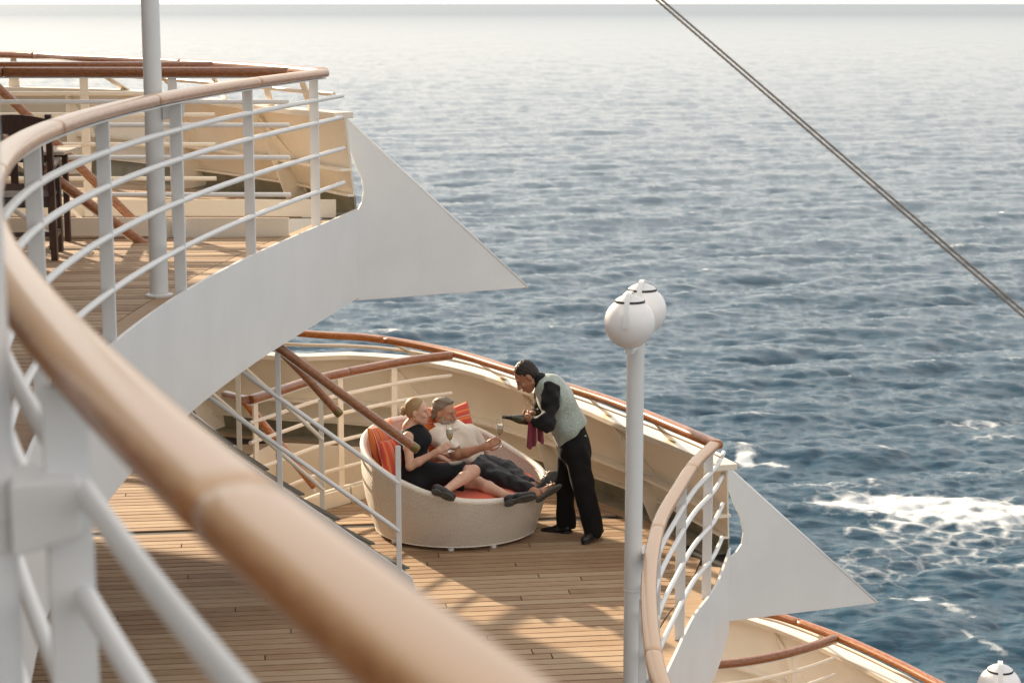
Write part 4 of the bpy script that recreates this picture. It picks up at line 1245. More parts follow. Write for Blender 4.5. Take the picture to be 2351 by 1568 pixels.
def box_of(pts, pad=.16):
    A = np.array([vec(p) for p in pts]); return A.min(0) - pad, A.max(0) + pad
def waves(n, base, seed, lo=18, hi=55):
    g = random.Random(seed); out = []
    for i in range(n):
        d = Vector((g.gauss(base[0], .6), g.gauss(base[1], .6), g.gauss(base[2], .6))).normalized() * g.uniform(lo, hi)
        out.append((d.x, d.y, d.z, g.uniform(0, 6.3), g.uniform(.4, 1.0)))
    return out
class Head:
    """local frame: x right, y forward, z up; s = 1 is a 0.225 m head"""
    def __init__(s, c, fwd, up, k=1.0):
        s.c = Vector(c); s.f = Vector(fwd).normalized(); s.r = s.f.cross(Vector(up)).normalized(); s.u = s.r.cross(s.f).normalized(); s.k = k
    def p(s, x, y, z): return s.c + (s.r * x + s.f * y + s.u * z) * s.k
    def ax(s): return (s.r, s.f, s.u)
    def skin(s, S, ears=True, jaw=1.0):
        e, k = s.ax(), s.k
        R3 = lambda a, b, c: (a * k, b * k, c * k)
        S.ell(s.p(0, -.014, .036), e, R3(.073, .094, .083), .02)
        S.ell(s.p(0, .032, -.03), e, R3(.057 * jaw, .060, .082), .035)
        S.ell(s.p(0, .050, -.088), e, R3(.034 * jaw, .034, .026), .03)
        S.cone(s.p(-.045 * jaw, .0, -.066), s.p(0, .055, -.096), .020 * k, .020 * k, .03)
        S.cone(s.p(.045 * jaw, .0, -.066), s.p(0, .055, -.096), .020 * k, .020 * k, .03)
        S.cone(s.p(-.036, .078, .020), s.p(.036, .078, .020), .011 * k, .011 * k, .02)
        for q in (-1, 1):
            S.ell(s.p(q * .040, .070, -.030), e, R3(.020, .018, .018), .02)
            S.ell(s.p(q * .031, .098, .002), e, R3(.016, .014, .011), .012, 's')
        S.cone(s.p(0, .092, .006), s.p(0, .118, -.033), .008 * k, .0115 * k, .010)
        S.ell(s.p(0, .103, -.038), e, R3(.017, .012, .009), .008)
        S.ell(s.p(0, .089, -.066), e, R3(.024, .012, .014), .014)
        if ears:
            for q in (-1, 1): S.ell(s.p(q * .076, -.012, -.012), e, R3(.009, .020, .031), .008)
    def face(s, parent, lip, brow, browmat, smile=False, beard=False):
        k = s.k
        def small(name, mat, prims, h=.0022, pad=.02):
            pts = [q for pr in prims for q in pr['pts']]
            lo, hi = box_of(pts, pad); S = SDF(lo, hi, h)
            for pr in prims:
                if pr['t'] == 'c': S.cone(pr['pts'][0], pr['pts'][1], pr['r'][0], pr['r'][1], .004)
                else: S.ell(pr['pts'][0], s.ax(), pr['r'], .003)
            return S.mesh(name, mat, parent, 1)
        for q in (-1, 1):
            small('eyebrow', browmat, [dict(t='c', pts=[s.p(q * .016, .092, .0255), s.p(q * .036, .087, .029)], r=(.0028 * k * brow, 0.0036 * k * brow)),
                                       dict(t='c', pts=[s.p(q * .036, .087, .029), s.p(q * .053, .075, .020)], r=(.0036 * k * brow, .002 * k))])
            ey = small('eye', 'eye_white', [dict(t='e', pts=[s.p(q * .031, .080, .003)], r=(.012 * k, .0080 * k, .0048 * k))])
            small('iris', 'eye_dark', [dict(t='e', pts=[s.p(q * .031 + .0, .0865, .003)], r=(.0055 * k, .003 * k, .0055 * k))]) if ey is None else None
            i = small('iris', 'eye_dark', [dict(t='e', pts=[s.p(q * .031, .0868, .003)], r=(.0056 * k, .0026 * k, .0048 * k))])
            small('eyelid', browmat, [dict(t='c', pts=[s.p(q * .019, .0865, .0085), s.p(q * .032, .0885, .0115)], r=(.0022 * k, .0026 * k)), dict(t='c', pts=[s.p(q * .032, .0885, .0115), s.p(q * .045, .080, .007)], r=(.0026 * k, .0022 * k))])
        up = .010 if smile else .003
        small('lips', lip, [dict(t='c', pts=[s.p(-.024, .088, -.066 + up), s.p(0, .1005, -.0635)], r=(.003 * k, .005 * k)), dict(t='c', pts=[s.p(0, .1005, -.0635), s.p(.024, .088, -.066 + up)], r=(.005 * k, .003 * k)),
                            dict(t='c', pts=[s.p(-.022, .087, -.067 + up), s.p(0, .098, -.076)], r=(.003 * k, .006 * k)), dict(t='c', pts=[s.p(0, .098, -.076), s.p(.022, .087, -.067 + up)], r=(.006 * k, .003 * k))])
        if smile:
            small('teeth', 'teeth', [dict(t='c', pts=[s.p(-.015, .0925, -.0645 + .003), s.p(0, .0985, -.069)], r=(.0028 * k, .0036 * k)), dict(t='c', pts=[s.p(0, .0985, -.069), s.p(.015, .0925, -.0645 + .003)], r=(.0036 * k, .0028 * k))])
def hand(S, w, d, n, hold=None, k=1.0, curl=1.0, thumb=1, spread=1.0):
    """palm from wrist w along d; n = direction the palm faces; fingers curl towards n"""
    w, d, n = Vector(w), Vector(d).normalized(), Vector(n)
    n = (n - d * n.dot(d)).normalized(); l = d.cross(n).normalized() * thumb     # l points to the thumb side
    S.cone(w - d * .03 * k, w + d * .02 * k, .025 * k, .026 * k, .02)
    for o in (-.026, -.009, .009, .026):
        S.cone(w + d * .01 * k + l * o * .7 * k, w + d * .078 * k + l * o * k, .0155 * k, .0135 * k, .012)
    L = {.028: (.040, .026, .021), .0095: (.045, .029, .022), -.0095: (.042, .027, .021), -.028: (.033, .021, .018)}
    for o, seg in L.items():
        p = w + d * .082 * k + l * o * 1.02 * spread * k; a = .35 * curl
        for i, sg in enumerate(seg):
            dr = d * math.cos(a) + n * math.sin(a); q = p + dr * sg * k
            S.cone(p, q, (.0092 - .0008 * i) * k, (.0085 - .0009 * i) * k, .005)
            p = q; a += (.75 if i == 0 else .7) * curl
    t0 = w + d * .022 * k + l * .028 * k; t1 = t0 + (d * .55 + l * .62 + n * .45).normalized() * .040 * k
    t2 = t1 + (d * .85 + l * .05 + n * .62).normalized() * .032 * k; t3 = t2 + (d * .85 - l * .25 + n * .5).normalized() * .024 * k
    S.cone(w + d * .01 * k + l * .015 * k, t1, .017 * k, .0125 * k, .012); S.cone(t1, t2, .0115 * k, .0105 * k, .006); S.cone(t2, t3, .0105 * k, .008 * k, .005)

def skin_mat(name, c, c2):
    m, nt, b = newmat(name)
    n = noise(nt, coords(nt), 16, 5); r = ramp(nt, [(.35, c2), (.65, c)]); nt.links.new(n.outputs[0], r.inputs[0]); nt.links.new(r.outputs[0], b.inputs['Base Color'])
    b.inputs['Roughness'].default_value = .48; b.inputs['Subsurface Weight'].default_value = .12
    b.inputs['Subsurface Radius'].default_value = (.012, .005, .003); b.inputs['Subsurface Scale'].default_value = .8
    n2 = noise(nt, coords(nt), 240, 2); bump(nt, b, n2.outputs[0], .08, .002)
skin_mat('skin_tan', (.50, .265, .165), (.44, .21, .12))
skin_mat('skin_fair', (.66, .40, .29), (.60, .34, .23))
skin_mat('skin_brown', (.40, .19, .11), (.34, .15, .085))
def hair_mat(name, c0, c1, sc=(60, 60, 14)):
    m, nt, b = newmat(name)
    n = noise(nt, coords(nt, sc), 2.2, 5, .7); r = ramp(nt, [(.36, c0), (.62, c1)]); nt.links.new(n.outputs[0], r.inputs[0]); nt.links.new(r.outputs[0], b.inputs['Base Color'])
    b.inputs['Roughness'].default_value = .55; b.inputs['Specular IOR Level'].default_value = .35
    bump(nt, b, n.outputs[0], .2, .003)
hair_mat('hair_blonde', (.20, .11, .045), (.48, .32, .16), (18, 150, 170))
hair_mat('hair_grey', (.12, .088, .064), (.29, .235, .18), (26, 150, 130))
hair_mat('hair_black', (.010, .008, .007), (.035, .024, .018), (90, 90, 90))
hair_mat('beard_grey', (.16, .11, .08), (.48, .40, .33), (110, 110, 90))
plain('eye_white', (.6, .56, .52), .25); plain('eye_dark', (.03, .018, .012), .2); plain('teeth', (.75, .72, .66), .3)
plain('lips_rose', (.46, .13, .11), .35); plain('lips_tan', (.34, .13, .09), .45)
plain('black_dress', (.008, .008, .010), .75, .15, 20, .25, 260, sheen=.04, spec=.25)
plain('black_shirt', (.009, .009, .010), .75, .15, 20, .25, 260, sheen=.05, spec=.25)
plain('black_trousers', (.008, .0075, .008), .8, .15, 12, .25, 300, sheen=.03, spec=.2)
plain('navy_trousers', (.014, .015, .020), .5, .25, 12, .3, 200, sheen=.05, spec=.35)
plain('satin_trousers', (.012, .012, .016), .25, .15, 12, .1, 200)
plain('cream_shirt', (.72, .64, .54), .8, .06, 20, .4, 260, sheen=.25)
plain('white_lining', (.72, .66, .58), .7); plain('button', (.55, .52, .48), .3)
plain('shoe_leather', (.014, .012, .012), .32, .2, 20); plain('sole_dark', (.075, .076, .070), .7, .25, 40, .4, 200)
plain('sandal_leather', (.05, .028, .018), .45, .2, 30); plain('gold', (.75, .48, .15), .25, metal=1.0)
plain('burgundy_cloth', (.22, .018, .045), .75, .15, 30, .3, 260, sheen=.3)
m, nt, b = newmat('brocade')       # pale sage damask: woven leaf figure
v_ = coords(nt); vo_ = N(nt, 'ShaderNodeTexVoronoi', feature='DISTANCE_TO_EDGE'); vo_.inputs['Scale'].default_value = 42
dn_ = noise(nt, v_, 18, 4); mxv = N(nt, 'ShaderNodeMix', data_type='VECTOR'); mxv.inputs[0].default_value = .08
nt.links.new(v_, mxv.inputs[4]); nt.links.new(dn_.outputs['Color'], mxv.inputs[5]); nt.links.new(mxv.outputs[1], vo_.inputs['Vector'])
r_ = ramp(nt, [(.02, (.30, .31, .24)), (.10, (.31, .39, .36)), (.4, (.41, .50, .47))]); nt.links.new(vo_.outputs[0], r_.inputs[0]); nt.links.new(r_.outputs[0], b.inputs['Base Color'])
b.inputs['Roughness'].default_value = .42; b.inputs['Sheen Weight'].default_value = .3; bump(nt, b, vo_.outputs[0], .25, .004)
# ------------------------------------------------------------------ the waiter, bending forward to pour
def shoe(parent, heel, toe, up, mat, sole, name='shoe', w=.046, high=.045, k=1.0, heelblock=0.0):
    heel, toe, up = Vector(heel), Vector(toe), Vector(up).normalized()
    d = (toe - heel); L = d.length; d.normalize(); up = (up - d * up.dot(d)).normalized(); r = d.cross(up)
    lo, hi = box_of([heel - d * .06, toe + d * .06, heel + up * .14], .07); S = SDF(lo, hi, .004)
    def P(x, y, z): return heel + d * (x * L) + r * y + up * z
    S.cone(P(.10, 0, .032), P(.42, .004, .036), .034, .036, .03); S.cone(P(.45, .0, .028), P(.86, .004, .020), .036, .026, .03)
    S.ell(P(.72, .0, .020), (d, r, up), (L * .30, w, .034), .03); S.ell(P(.12, 0, .04), (d, r, up), (.045, .036, .042), .02)
    S.plane(P(0, 0, .004), up)
    o = S.mesh(name, mat, parent, 2)
    S2 = SDF(lo, hi, .004)
    S2.ell(P(.72, 0, .0), (d, r, up), (L * .32, w * 1.06, .05), .01); S2.ell(P(.14, 0, .0), (d, r, up), (L * .18, w * .82, .05), .01); S2.cone(P(.2, 0, 0), P(.6, 0, 0), w * .62, w * .7, .04)
    S2.plane(P(0, 0, .008), -up); S2.plane(P(0, 0, -.008), up)
    s = S2.mesh('sole', sole, o, 1)
    if heelblock:
        S3 = SDF(lo, hi, .004); S3.ell(P(.12, 0, -.01), (d, r, up), (L * .17, w * .8, .06), .01)
        S3.plane(P(0, 0, -.007), -up); S3.plane(P(0, 0, -.007 - heelblock), up); S3.plane(P(.26, 0, 0), -d)
        S3.mesh('heel', sole, o, 1)
    return o

def waiter():
    YL, YR = 16.51, 16.80
    g = thing('person', 'waiter in sage brocade waistcoat and black trousers bending over to pour', 'person', tuple(Wz(1320, 1232, 0)))
    hip = Z1(1550, 690, 16.66); hl, hr = hip + Vector((.01, -.085, -.02)), hip + Vector((-.02, .085, -.02))
    kl, kr = Z1(1612, 925, 16.52), Z1(1492, 930, 16.76)
    al, ar = Z1(1683, 1235, 16.50), Z1(1500, 1205, 16.78); al.z = max(al.z, .085); ar.z = max(ar.z, .085)
    waist = Z6(960, 980, 16.66); chest = Z6(760, 570, 16.66); nb = Z6(560, 330, 16.66)
    sl, sr = Z6(690, 480, 16.47), Z6(600, 470, 16.86)
    elL, wrL = Z6(630, 950, 16.36), Z6(455, 905, 16.42)
    elR, wrR = Z6(560, 800, 16.93), Z6(440, 785, 16.70)
    hc = Z6(352, 268, 16.66)
    fw = Vector((-.74, -.10, -.67)); up = Vector((-.67, -.02, .74))
    H = Head(hc, fw, up, 1.07)
    lo, hi = box_of([hip, kl, al, ar, chest, hc, sl, sr, wrL, Z6(330, 800, 16.6), Z1(1330, 1260, 16.78)], .17)
    S = SDF(lo, hi, .0055)
    H.skin(S)
    S.cone(H.p(0, -.03, -.05), nb, .052, .060, .03)
    S.ell(chest, ((chest - waist).normalized().cross(Vector((0, 1, 0))).normalized(), Vector((0, 1, 0)), (chest - waist).normalized()), (.10, .155, .19), .05)
    S.cone(chest, waist, .115, .11, .05); S.cone(waist, hip, .115, .12, .05); S.cone(sl, sr, .055, .055, .05)
    for a, b, c, h_ in ((hl, kl, al, 0), (hr, kr, ar, 0)): S.chain([a, b, c, c - Vector((0, 0, .03))], [.085, .058, .040, .04], .03)
    S.chain([sl, elL, wrL], [.050, .040, .026], .02); S.chain([sr, elR, wrR], [.050, .040, .026], .02)
    hand(S, wrL, Z6(385, 870, 16.45) - wrL, Vector((0, .6, .6)), k=1.0, thumb=-1, curl=1.0)
    hand(S, wrR, Z6(310, 800, 16.56) - wrR, Vector((.1, -.4, -.8)), k=1.02, thumb=-1, curl=.75)
    S.mesh('body', 'skin_brown', g, 2)
    H.face(g, 'lips_tan', 1.2, 'hair_black')
    # hair: short, tapered at the nape
    Sh = SDF(*box_of([hc], .17), .0035)
    Sh.ell(H.p(0, -.024, .045), H.ax(), (.083, .101, .094), .01); Sh.ell(H.p(0, -.05, -.01), H.ax(), (.070, .066, .079), .03)
    Sh.plane(H.p(0, .058, .070), H.u * .62 - H.f * .78); Sh.plane(H.p(0, -.06, -.055), H.u * .9 - H.f * .45)
    Sh.folds(.0009, waves(8, (0, 0, 0), 3, 160, 320)); Sh.mesh('hair', 'hair_black', g, 1)
    # trousers
    T = SDF(*box_of([hip, kl, al, ar, kr, waist], .2), .006)
    lowL, lowR = al + Vector((.005, -.0, -.03)), ar + Vector((.0, 0, -.03))
    T.ell(hip + Vector((.0, 0, .02)), ((1, 0, 0), (0, 1, 0), (0, 0, 1)), (.135, .175, .155), .03)
    T.ell(hip + Vector((.055, 0, -.06)), ((1, 0, 0), (0, 1, 0), (0, 0, 1)), (.105, .165, .12), .05)
    T.chain([hl, kl, lowL], [.115, .092, .094], .05); T.chain([hr, kr, lowR], [.112, .085, .086], .05)
    T.plane(lowL + Vector((0, 0, -.035)), (0.25, 0, 1)) if 0 else T.plane((0, 0, .045), (0, 0, 1))
    T.cone(hip, waist, .145, .140, .04); tp0 = Z6(1195, 925, 16.6).lerp(Z6(812, 1245, 16.6), .5); tdl = (Z6(812, 1245, 16.6) - Z6(1195, 925, 16.6)).normalized(); T.plane(tp0 + (waist - hip).normalized() * .07, Vector((-tdl.z, 0, tdl.x)))
    T.folds(.0028, waves(7, (.8, .2, .15), 4, 25, 60)); T.mesh('trousers', 'black_trousers', g, 2)
    # shirt sleeves, collar
    B = SDF(*box_of([sl, sr, elL, wrL, elR, wrR, nb, chest], .16), .0055)
    B.chain([sl + Vector((.01, 0, -.01)), elL, wrL.lerp(elL, .10)], [.078, .070, .044], .04); B.chain([sr, elR, wrR.lerp(elR, .08)], [.076, .064, .042], .04)
    B.cone(sl, sr, .075, .075, .04); B.cone(chest, nb, .12, .075, .05)
    B.folds(.0045, waves(9, (.3, .3, .7), 9, 35, 80))
    B.mesh('shirt', 'black_shirt', g, 2)
    C = SDF(*box_of([nb, hc], .14), .0045)
    ca = H.p(0, -.03, -.06)
    C.cone(nb.lerp(ca, .20), nb.lerp(ca, .62), .075, .066, .01); C.cone(nb.lerp(ca, -.2), nb.lerp(ca, 1.1), .058, .056, .0, 's')
    C.mesh('collar', 'black_shirt', g, 1)
    for w_, e_ in ((wrL, elL), (wrR, elR)):
        K = SDF(*box_of([w_, e_], .1), .004); K.cone(w_.lerp(e_, .03), w_.lerp(e_, .20), .043, .045, .01); K.cone(w_.lerp(e_, -.3), w_.lerp(e_, .5), .034, .034, .0, 's')
        K.plane(w_.lerp(e_, .04), e_ - w_); K.plane(w_.lerp(e_, .2), w_ - e_); K.mesh('cuff', 'black_shirt', g, 1)
    # waistcoat: torso shell with arm holes, pointed front, straight back hem
    Vv = SDF(*box_of([chest, waist, hip, nb, sl, sr], .2), .0055)
    t = (chest - waist).normalized(); fr = t.cross(Vector((0, 1, 0))).normalized(); sd = Vector((0, 1, 0))
    if fr.x > 0: fr = -fr
    Vv.ell(chest + t * .02, (fr, sd, t), (.150, .195, .21), .03)
    Vv.cone(chest, waist, .150, .146, .05); Vv.ell(waist, (fr, sd, t), (.145, .178, .16), .05); Vv.cone(waist, hip + Vector((.0, 0, .03)), .150, .150, .05)
    Vv.ell(chest.lerp(nb, .55), (fr, sd, t), (.105, .165, .11), .05)
    for s_, e_, sg in ((sl, elL, -1), (sr, elR, 1)):
        Vv.ell(s_ + Vector((.035, sg * .07, -.075)), (fr, sd, t), (.105, .105, .135), .02, 's')
    Vv.cone(nb - t * .02, nb + (H.p(0, -.03, -.06) - nb) * 2, .075, .085, .01, 's')
    bk, fp = Z6(1195, 925, 16.6), Z6(812, 1245, 16.6)
    dl = (fp - bk).normalized(); Vv.plane(bk.lerp(fp, .5) , Vector((dl.z, 0, -dl.x)) * (1 if Vector((dl.z, 0, -dl.x)).dot(t) > 0 else -1))
    Vv.folds(.0035, waves(6, (.5, .2, .5), 12, 25, 60))
    Vv.mesh('waistcoat', 'brocade', g, 2)
    shoe(g, Z1(1535, 1262, 16.72) * 1 + Vector((.0, 0, 0)), Z1(1325, 1278, 16.84), (0, 0, 1), 'shoe_leather', 'shoe_leather')
    a, b_ = Z1(1745, 1255, 16.56), Z1(1640, 1335, 16.40)
    shoe(g, Vector((a.x, a.y, .075)), Vector((b_.x - .03, b_.y - .05, .012)), (-.3, 0, 1), 'shoe_leather', 'shoe_leather')
    bt = Z6(1178, 1098, 16.47)
    MB().lathe([(.001, -.004), (.008, -.004), (.008, .004), (.001, .004)], 12, bt).build('pocket_button', 'button', g)
    return wrL, wrR
wL, wR = waiter()

# ------------------------------------------------------------------ the seated couple
def woman():
    g = thing('person', 'blonde woman in sleeveless black dress sitting with crossed legs in the daybed', 'person', (-.75, 16.5, .42))
    hip = Z1(440, 890, 16.58); hR, hL = Z1(500, 885, 16.48), Z1(480, 900, 16.66)
    kR, aR = Z1(868, 850, 16.40), Z1(672, 985, 16.10)
    kL, aL = Z7(755, 345, 16.50), Z7(1120, 505, 16.18)
    belly = Z1(455, 770, 16.60); chest = Z1(462, 640, 16.63); nb = Z1(432, 555, 16.64)
    sR, sL = Z1(418, 618, 16.47), Z1(480, 610, 16.80)
    eR, wRr = Z1(432, 818, 16.36), Z1(622, 712, 16.34)
    eL, wLl = Z1(560, 770, 16.90), Z1(650, 760, 16.75)
    hc = Z1(484, 440, 16.62)
    H = Head(hc, (.93, -.16, -.02), (.06, 0, 1), .97)
    lo, hi = box_of([hc, kR, aR, aL, hip, wRr, eR, sL, Z7(1440, 500, 16.1), Z1(590, 990, 16.05)], .15)
    S = SDF(lo, hi, .005)
    H.skin(S, jaw=.93)
    S.cone(H.p(0, -.025, -.05), nb, .045, .050, .03)
    S.cone(sR, sL, .043, .043, .05); S.cone(nb, chest, .06, .10, .06); S.cone(chest, belly, .105, .10, .05); S.cone(belly, hip, .105, .13, .05)
    S.chain([sR, sR.lerp(eR, .35), eR], [.047, .043, .036], .02); S.chain([eR, eR.lerp(wRr, .3), wRr], [.036, .037, .022], .02)
    S.chain([sL, eL, wLl], [.045, .036, .023], .02)
    S.chain([hR, hR.lerp(kR, .5), kR], [.085, .078, .056], .03); S.chain([kR, kR.lerp(aR, .35), aR], [.055, .055, .032], .02)
    S.chain([hL, kL], [.085, .058], .03); S.chain([kL, kL.lerp(aL, .35), aL], [.056, .056, .032], .02)
    # feet
    tR, tL = Z1(728, 1040, 15.98), Z7(1425, 490, 16.04)
    S.cone(aR, aR.lerp(tR, .4), .032, .03, .02); S.cone(aL, aL.lerp(tL, .5), .032, .03, .02)
    hand(S, wRr, Z1(700, 668, 16.35) - wRr, Vector((.35, .75, -.1)), k=.92, thumb=-1, curl=1.05)
    hand(S, wLl, Vector((.9, -.2, -.3)), Vector((0, 0, -1)), k=.9, thumb=1, curl=.5)
    S.mesh('body', 'skin_fair', g, 2)
    H.face(g, 'lips_rose', .85, 'hair_blonde', smile=True)
    Sh = SDF(*box_of([hc], .17), .0035)
    Sh.ell(H.p(0, -.024, .040), H.ax(), (.0755, .094, .086), .01); Sh.ell(H.p(0, -.055, -.005), H.ax(), (.062, .055, .068), .03)
    Sh.plane(H.p(0, .060, .066), H.u * .60 - H.f * .80); Sh.plane(H.p(0, .0, -.062), H.u * .75 - H.f * .66)
    for i in range(9):
        a = i * 2.4; q = .022 + .004 * (i % 3)
        Sh.ell(H.p(math.cos(a) * q, -.128 - .010 * (i % 2), -.002 + math.sin(a) * q), H.ax(), (.020, .018, .018), .006)
    Sh.mesh('hair', 'hair_blonde', g, 1)
    for q in (1,): MB().lathe([(.001, -.010), (.007, -.007), (.009, 0), (.007, .007), (.001, .010)], 12, H.p(.080 * q, -.012, -.060)).build('earring', 'gold', g, smooth=True)
    D = SDF(*box_of([hip, chest, kR, belly, nb, sR, sL], .18), .0055)
    D.cone(chest + Vector((0, 0, .03)), belly, .128, .118, .05); D.ell(chest + Vector((.035, 0, 0)), ((1, 0, 0), (0, 1, 0), (0, 0, 1)), (.115, .145, .10), .04)
    D.cone(nb - Vector((0, 0, .07)), chest, .075, .12, .05); D.cone(belly, hip, .12, .155, .05)
    D.cone(sR.lerp(sL, .16), sR.lerp(sL, .84), .052, .052, .03)
    hemR, hemL = hR.lerp(kR, .78), hL.lerp(kL, .80)
    D.chain([hR, hemR], [.125, .092], .06); D.chain([hL, hemL], [.125, .088], .06); D.cone(hemR - Vector((0, 0, .03)), hemL, .075, .075, .07)
    D.ell(hip + Vector((.05, -.05, -.05)), ((1, 0, 0), (0, 1, 0), (0, 0, 1)), (.21, .20, .12), .06)
    D.cone(sR + Vector((.0, -.05, .03)), sR + Vector((.03, -.05, -.06)), .045, .05, .015, 's')
    D.cone(nb + Vector((.02, 0, .06)), nb + Vector((.005, 0, .0)), .07, .062, .015, 's')
    kd = (kR - hR).normalized(); D.plane(hemR + kd * .02, -kd + Vector((0, .05, .25)))
    D.folds(.004, waves(6, (.6, .2, .4), 21, 22, 60)); D.mesh('dress', 'black_dress', g, 2)
    sh = shoe(g, Z1(590, 985, 15.98), Z1(733, 1043, 15.96), (.12, .75, .55), 'shoe_leather', 'sole_dark', w=.040, heelblock=.012)
    sh2 = shoe(g, Z7(1085, 590, 16.04), Z7(1440, 505, 16.0), (-.10, .75, .60), 'shoe_leather', 'sole_dark', w=.043, heelblock=.014)
    return g
woman()
def man():
    g = thing('person', 'bearded grey-haired man in cream polo shirt reclining in the daybed', 'person', (-.25, 17.0, .42))
    hip = Z1(870, 815, 17.02); hR, hL = Z1(885, 830, 16.90), Z1(930, 810, 17.10)
    kR, aR = Z7(1010, 300, 16.68), Z7(1400, 440, 16.40)
    kL, aL = Z7(1090, 205, 17.02), Z7(1400, 390, 16.62)
    belly = Z1(810, 745, 17.04); chest = Z1(738, 625, 17.08); nb = Z1(690, 550, 17.12)
    sR, sL = Z1(618, 615, 16.94), Z1(848, 590, 17.28)
    eR, wRr = Z1(765, 740, 16.76), Z1(945, 682, 16.66)
    eL, wLl = Z1(950, 745, 17.30), Z1(1005, 800, 17.14)
    hc = Z1(668, 450, 17.10)
    H = Head(hc, (.80, -.42, -.10), (-.02, .05, 1), 1.06)
    lo, hi = box_of([hc, kR, aR, aL, hip, wRr, eR, sL, Z7(1700, 250, 16.6), Z7(1600, 640, 16.3)], .15)
    S = SDF(lo, hi, .0055)
    H.skin(S, jaw=1.05)
    S.cone(H.p(0, -.03, -.05), nb, .056, .062, .03)
    S.cone(sR, sL, .05, .05, .05); S.cone(nb, chest, .07, .115, .06); S.cone(chest, belly, .125, .12, .05); S.cone(belly, hip, .12, .125, .05)
    S.chain([sR, eR], [.055, .045], .02); S.chain([eR, eR.lerp(wRr, .3), wRr], [.044, .045, .027], .02); S.chain([sL, eL, wLl], [.055, .044, .03], .02)
    S.chain([hR, kR, aR], [.085, .06, .038], .03); S.chain([hL, kL, aL], [.085, .06, .038], .03)
    fR0, fR1 = Z7(1450, 560, 16.30), Z7(1700, 395, 16.33)
    fL0, fL1 = Z7(1430, 470, 16.42), Z7(1650, 250, 16.48)
    for a_, f0, f1, of in ((aR, fR0, fR1, Vector((-.03, .02, .035))), (aL, fL0, fL1, Vector((-.014, .042, .014)))):
        S.cone(a_, f0.lerp(f1, .25) + of, .038, .036, .03); S.cone(f0.lerp(f1, .1) + of, f0.lerp(f1, .85) + of * .7, .034, .028, .03)
        for i in range(5): S.cone(f0.lerp(f1, .80) + Vector((-.01, .02 - .0, .015)) + Vector((.008, .012, -.012)) * (i - 2), f0.lerp(f1, .99 - .03 * i) + Vector((-.012, .012, .016)) + Vector((.008, .012, -.012)) * (i - 2), .011, .009, .006)
    hand(S, wRr, Z1(1040, 630, 16.62) - wRr, Vector((.25, .8, -.25)), k=1.03, thumb=-1, curl=.95)
    hand(S, wLl, Vector((.6, -.3, -.35)), Vector((0, -.2, -1)), k=1.0, thumb=1, curl=.4)
    S.mesh('body', 'skin_tan', g, 2)
    H.face(g, 'lips_rose', 1.2, 'hair_grey', smile=True)
    Sh = SDF(*box_of([hc], .19), .0038)
    k = H.k
    Sh.ell(H.p(0, -.026, .047), H.ax(), (.079 * k, .097 * k, .090 * k), .01); Sh.ell(H.p(0, -.066, -.02), H.ax(), (.070 * k, .052 * k, .085 * k), .03)
    Sh.ell(H.p(0, .030, .108), H.ax(), (.050, .05, .022), .03)
    Sh.plane(H.p(0, .050, .084), H.u * .62 - H.f * .78); Sh.plane(H.p(0, .0, -.075), H.u * .8 - H.f * .6)
    for q in (-1, 1): Sh.cone(H.p(q * .085, -.012, -.012), H.p(q * .075, .0, -.03), .026, .026, .008, 's')
    Sh.folds(.0016, waves(5, (.1, .1, .9), 15, 60, 110)); Sh.folds(.0006, waves(5, (.3, .3, .8), 16, 200, 320)); Sh.mesh('hair', 'hair_grey', g, 1)
    Bd = SDF(*box_of([hc], .17), .0032)
    Bd.ell(H.p(0, .040, -.062), H.ax(), (.064 * k, .064 * k, .052 * k), .01); Bd.ell(H.p(0, .052, -.092), H.ax(), (.042 * k, .044 * k, .034 * k), .02)
    for q in (-1, 1):
        Bd.cone(H.p(q * .066, -.002, -.02), H.p(q * .052, .030, -.075), .011, .018, .02)
        Bd.cone(H.p(0, .1, -.054), H.p(q * .028, .09, -.064), .007, .007, .006)
    Bd.ell(H.p(0, .105, -.070), H.ax(), (.024, .022, .011), .006, 's'); Bd.ell(H.p(0, .085, -.018), H.ax(), (.040, .05, .030), .01, 's')
    for q in (-1, 1): Bd.ell(H.p(q * .05, .08, -.026), H.ax(), (.03, .03, .028), .01, 's')
    Bd.folds(.0018, waves(7, (0, 0, 0), 31, 180, 380)); Bd.mesh('beard', 'beard_grey', g, 1)
    # polo shirt
    D = SDF(*box_of([hip, chest, nb, sR, sL, eR, eL], .2), .0055)
    D.cone(chest, belly, .150, .142, .06); D.ell(chest + Vector((.02, -.01, -.01)), ((1, 0, 0), (0, 1, 0), (0, 0, 1)), (.165, .165, .14), .07)
    D.cone(belly, hip - Vector((.02, 0, 0)), .145, .145, .05); D.cone(sR, sL, .082, .078, .06); D.cone(nb - Vector((0, 0, .02)), chest, .075, .13, .06)
    D.chain([sR, sR.lerp(eR, .80)], [.082, .074], .04); D.chain([sL, sL.lerp(eL, .72)], [.078, .070], .04)
    D.cone(nb + Vector((-.02, .01, .02)), H.p(0, -.02, -.05), .066, .066, .01, 's')
    ed = (eR - sR).normalized(); 
    sub = sR.lerp(eR, .80)
    D.cone(sub + ed * .05, sub + ed * .2, .085, .085, .006, 's')
    sub2 = sL.lerp(eL, .72); ed2 = (eL - sL).normalized(); D.cone(sub2 + ed2 * .05, sub2 + ed2 * .2, .085, .085, .006, 's')
    bd = (hip - belly).normalized(); D.plane(hip + bd * .03, -bd)
    D.folds(.005, waves(8, (.4, .2, .7), 41, 22, 55)); D.mesh('polo_shirt', 'cream_shirt', g, 2)
    C = SDF(*box_of([nb, hc], .15), .0042)
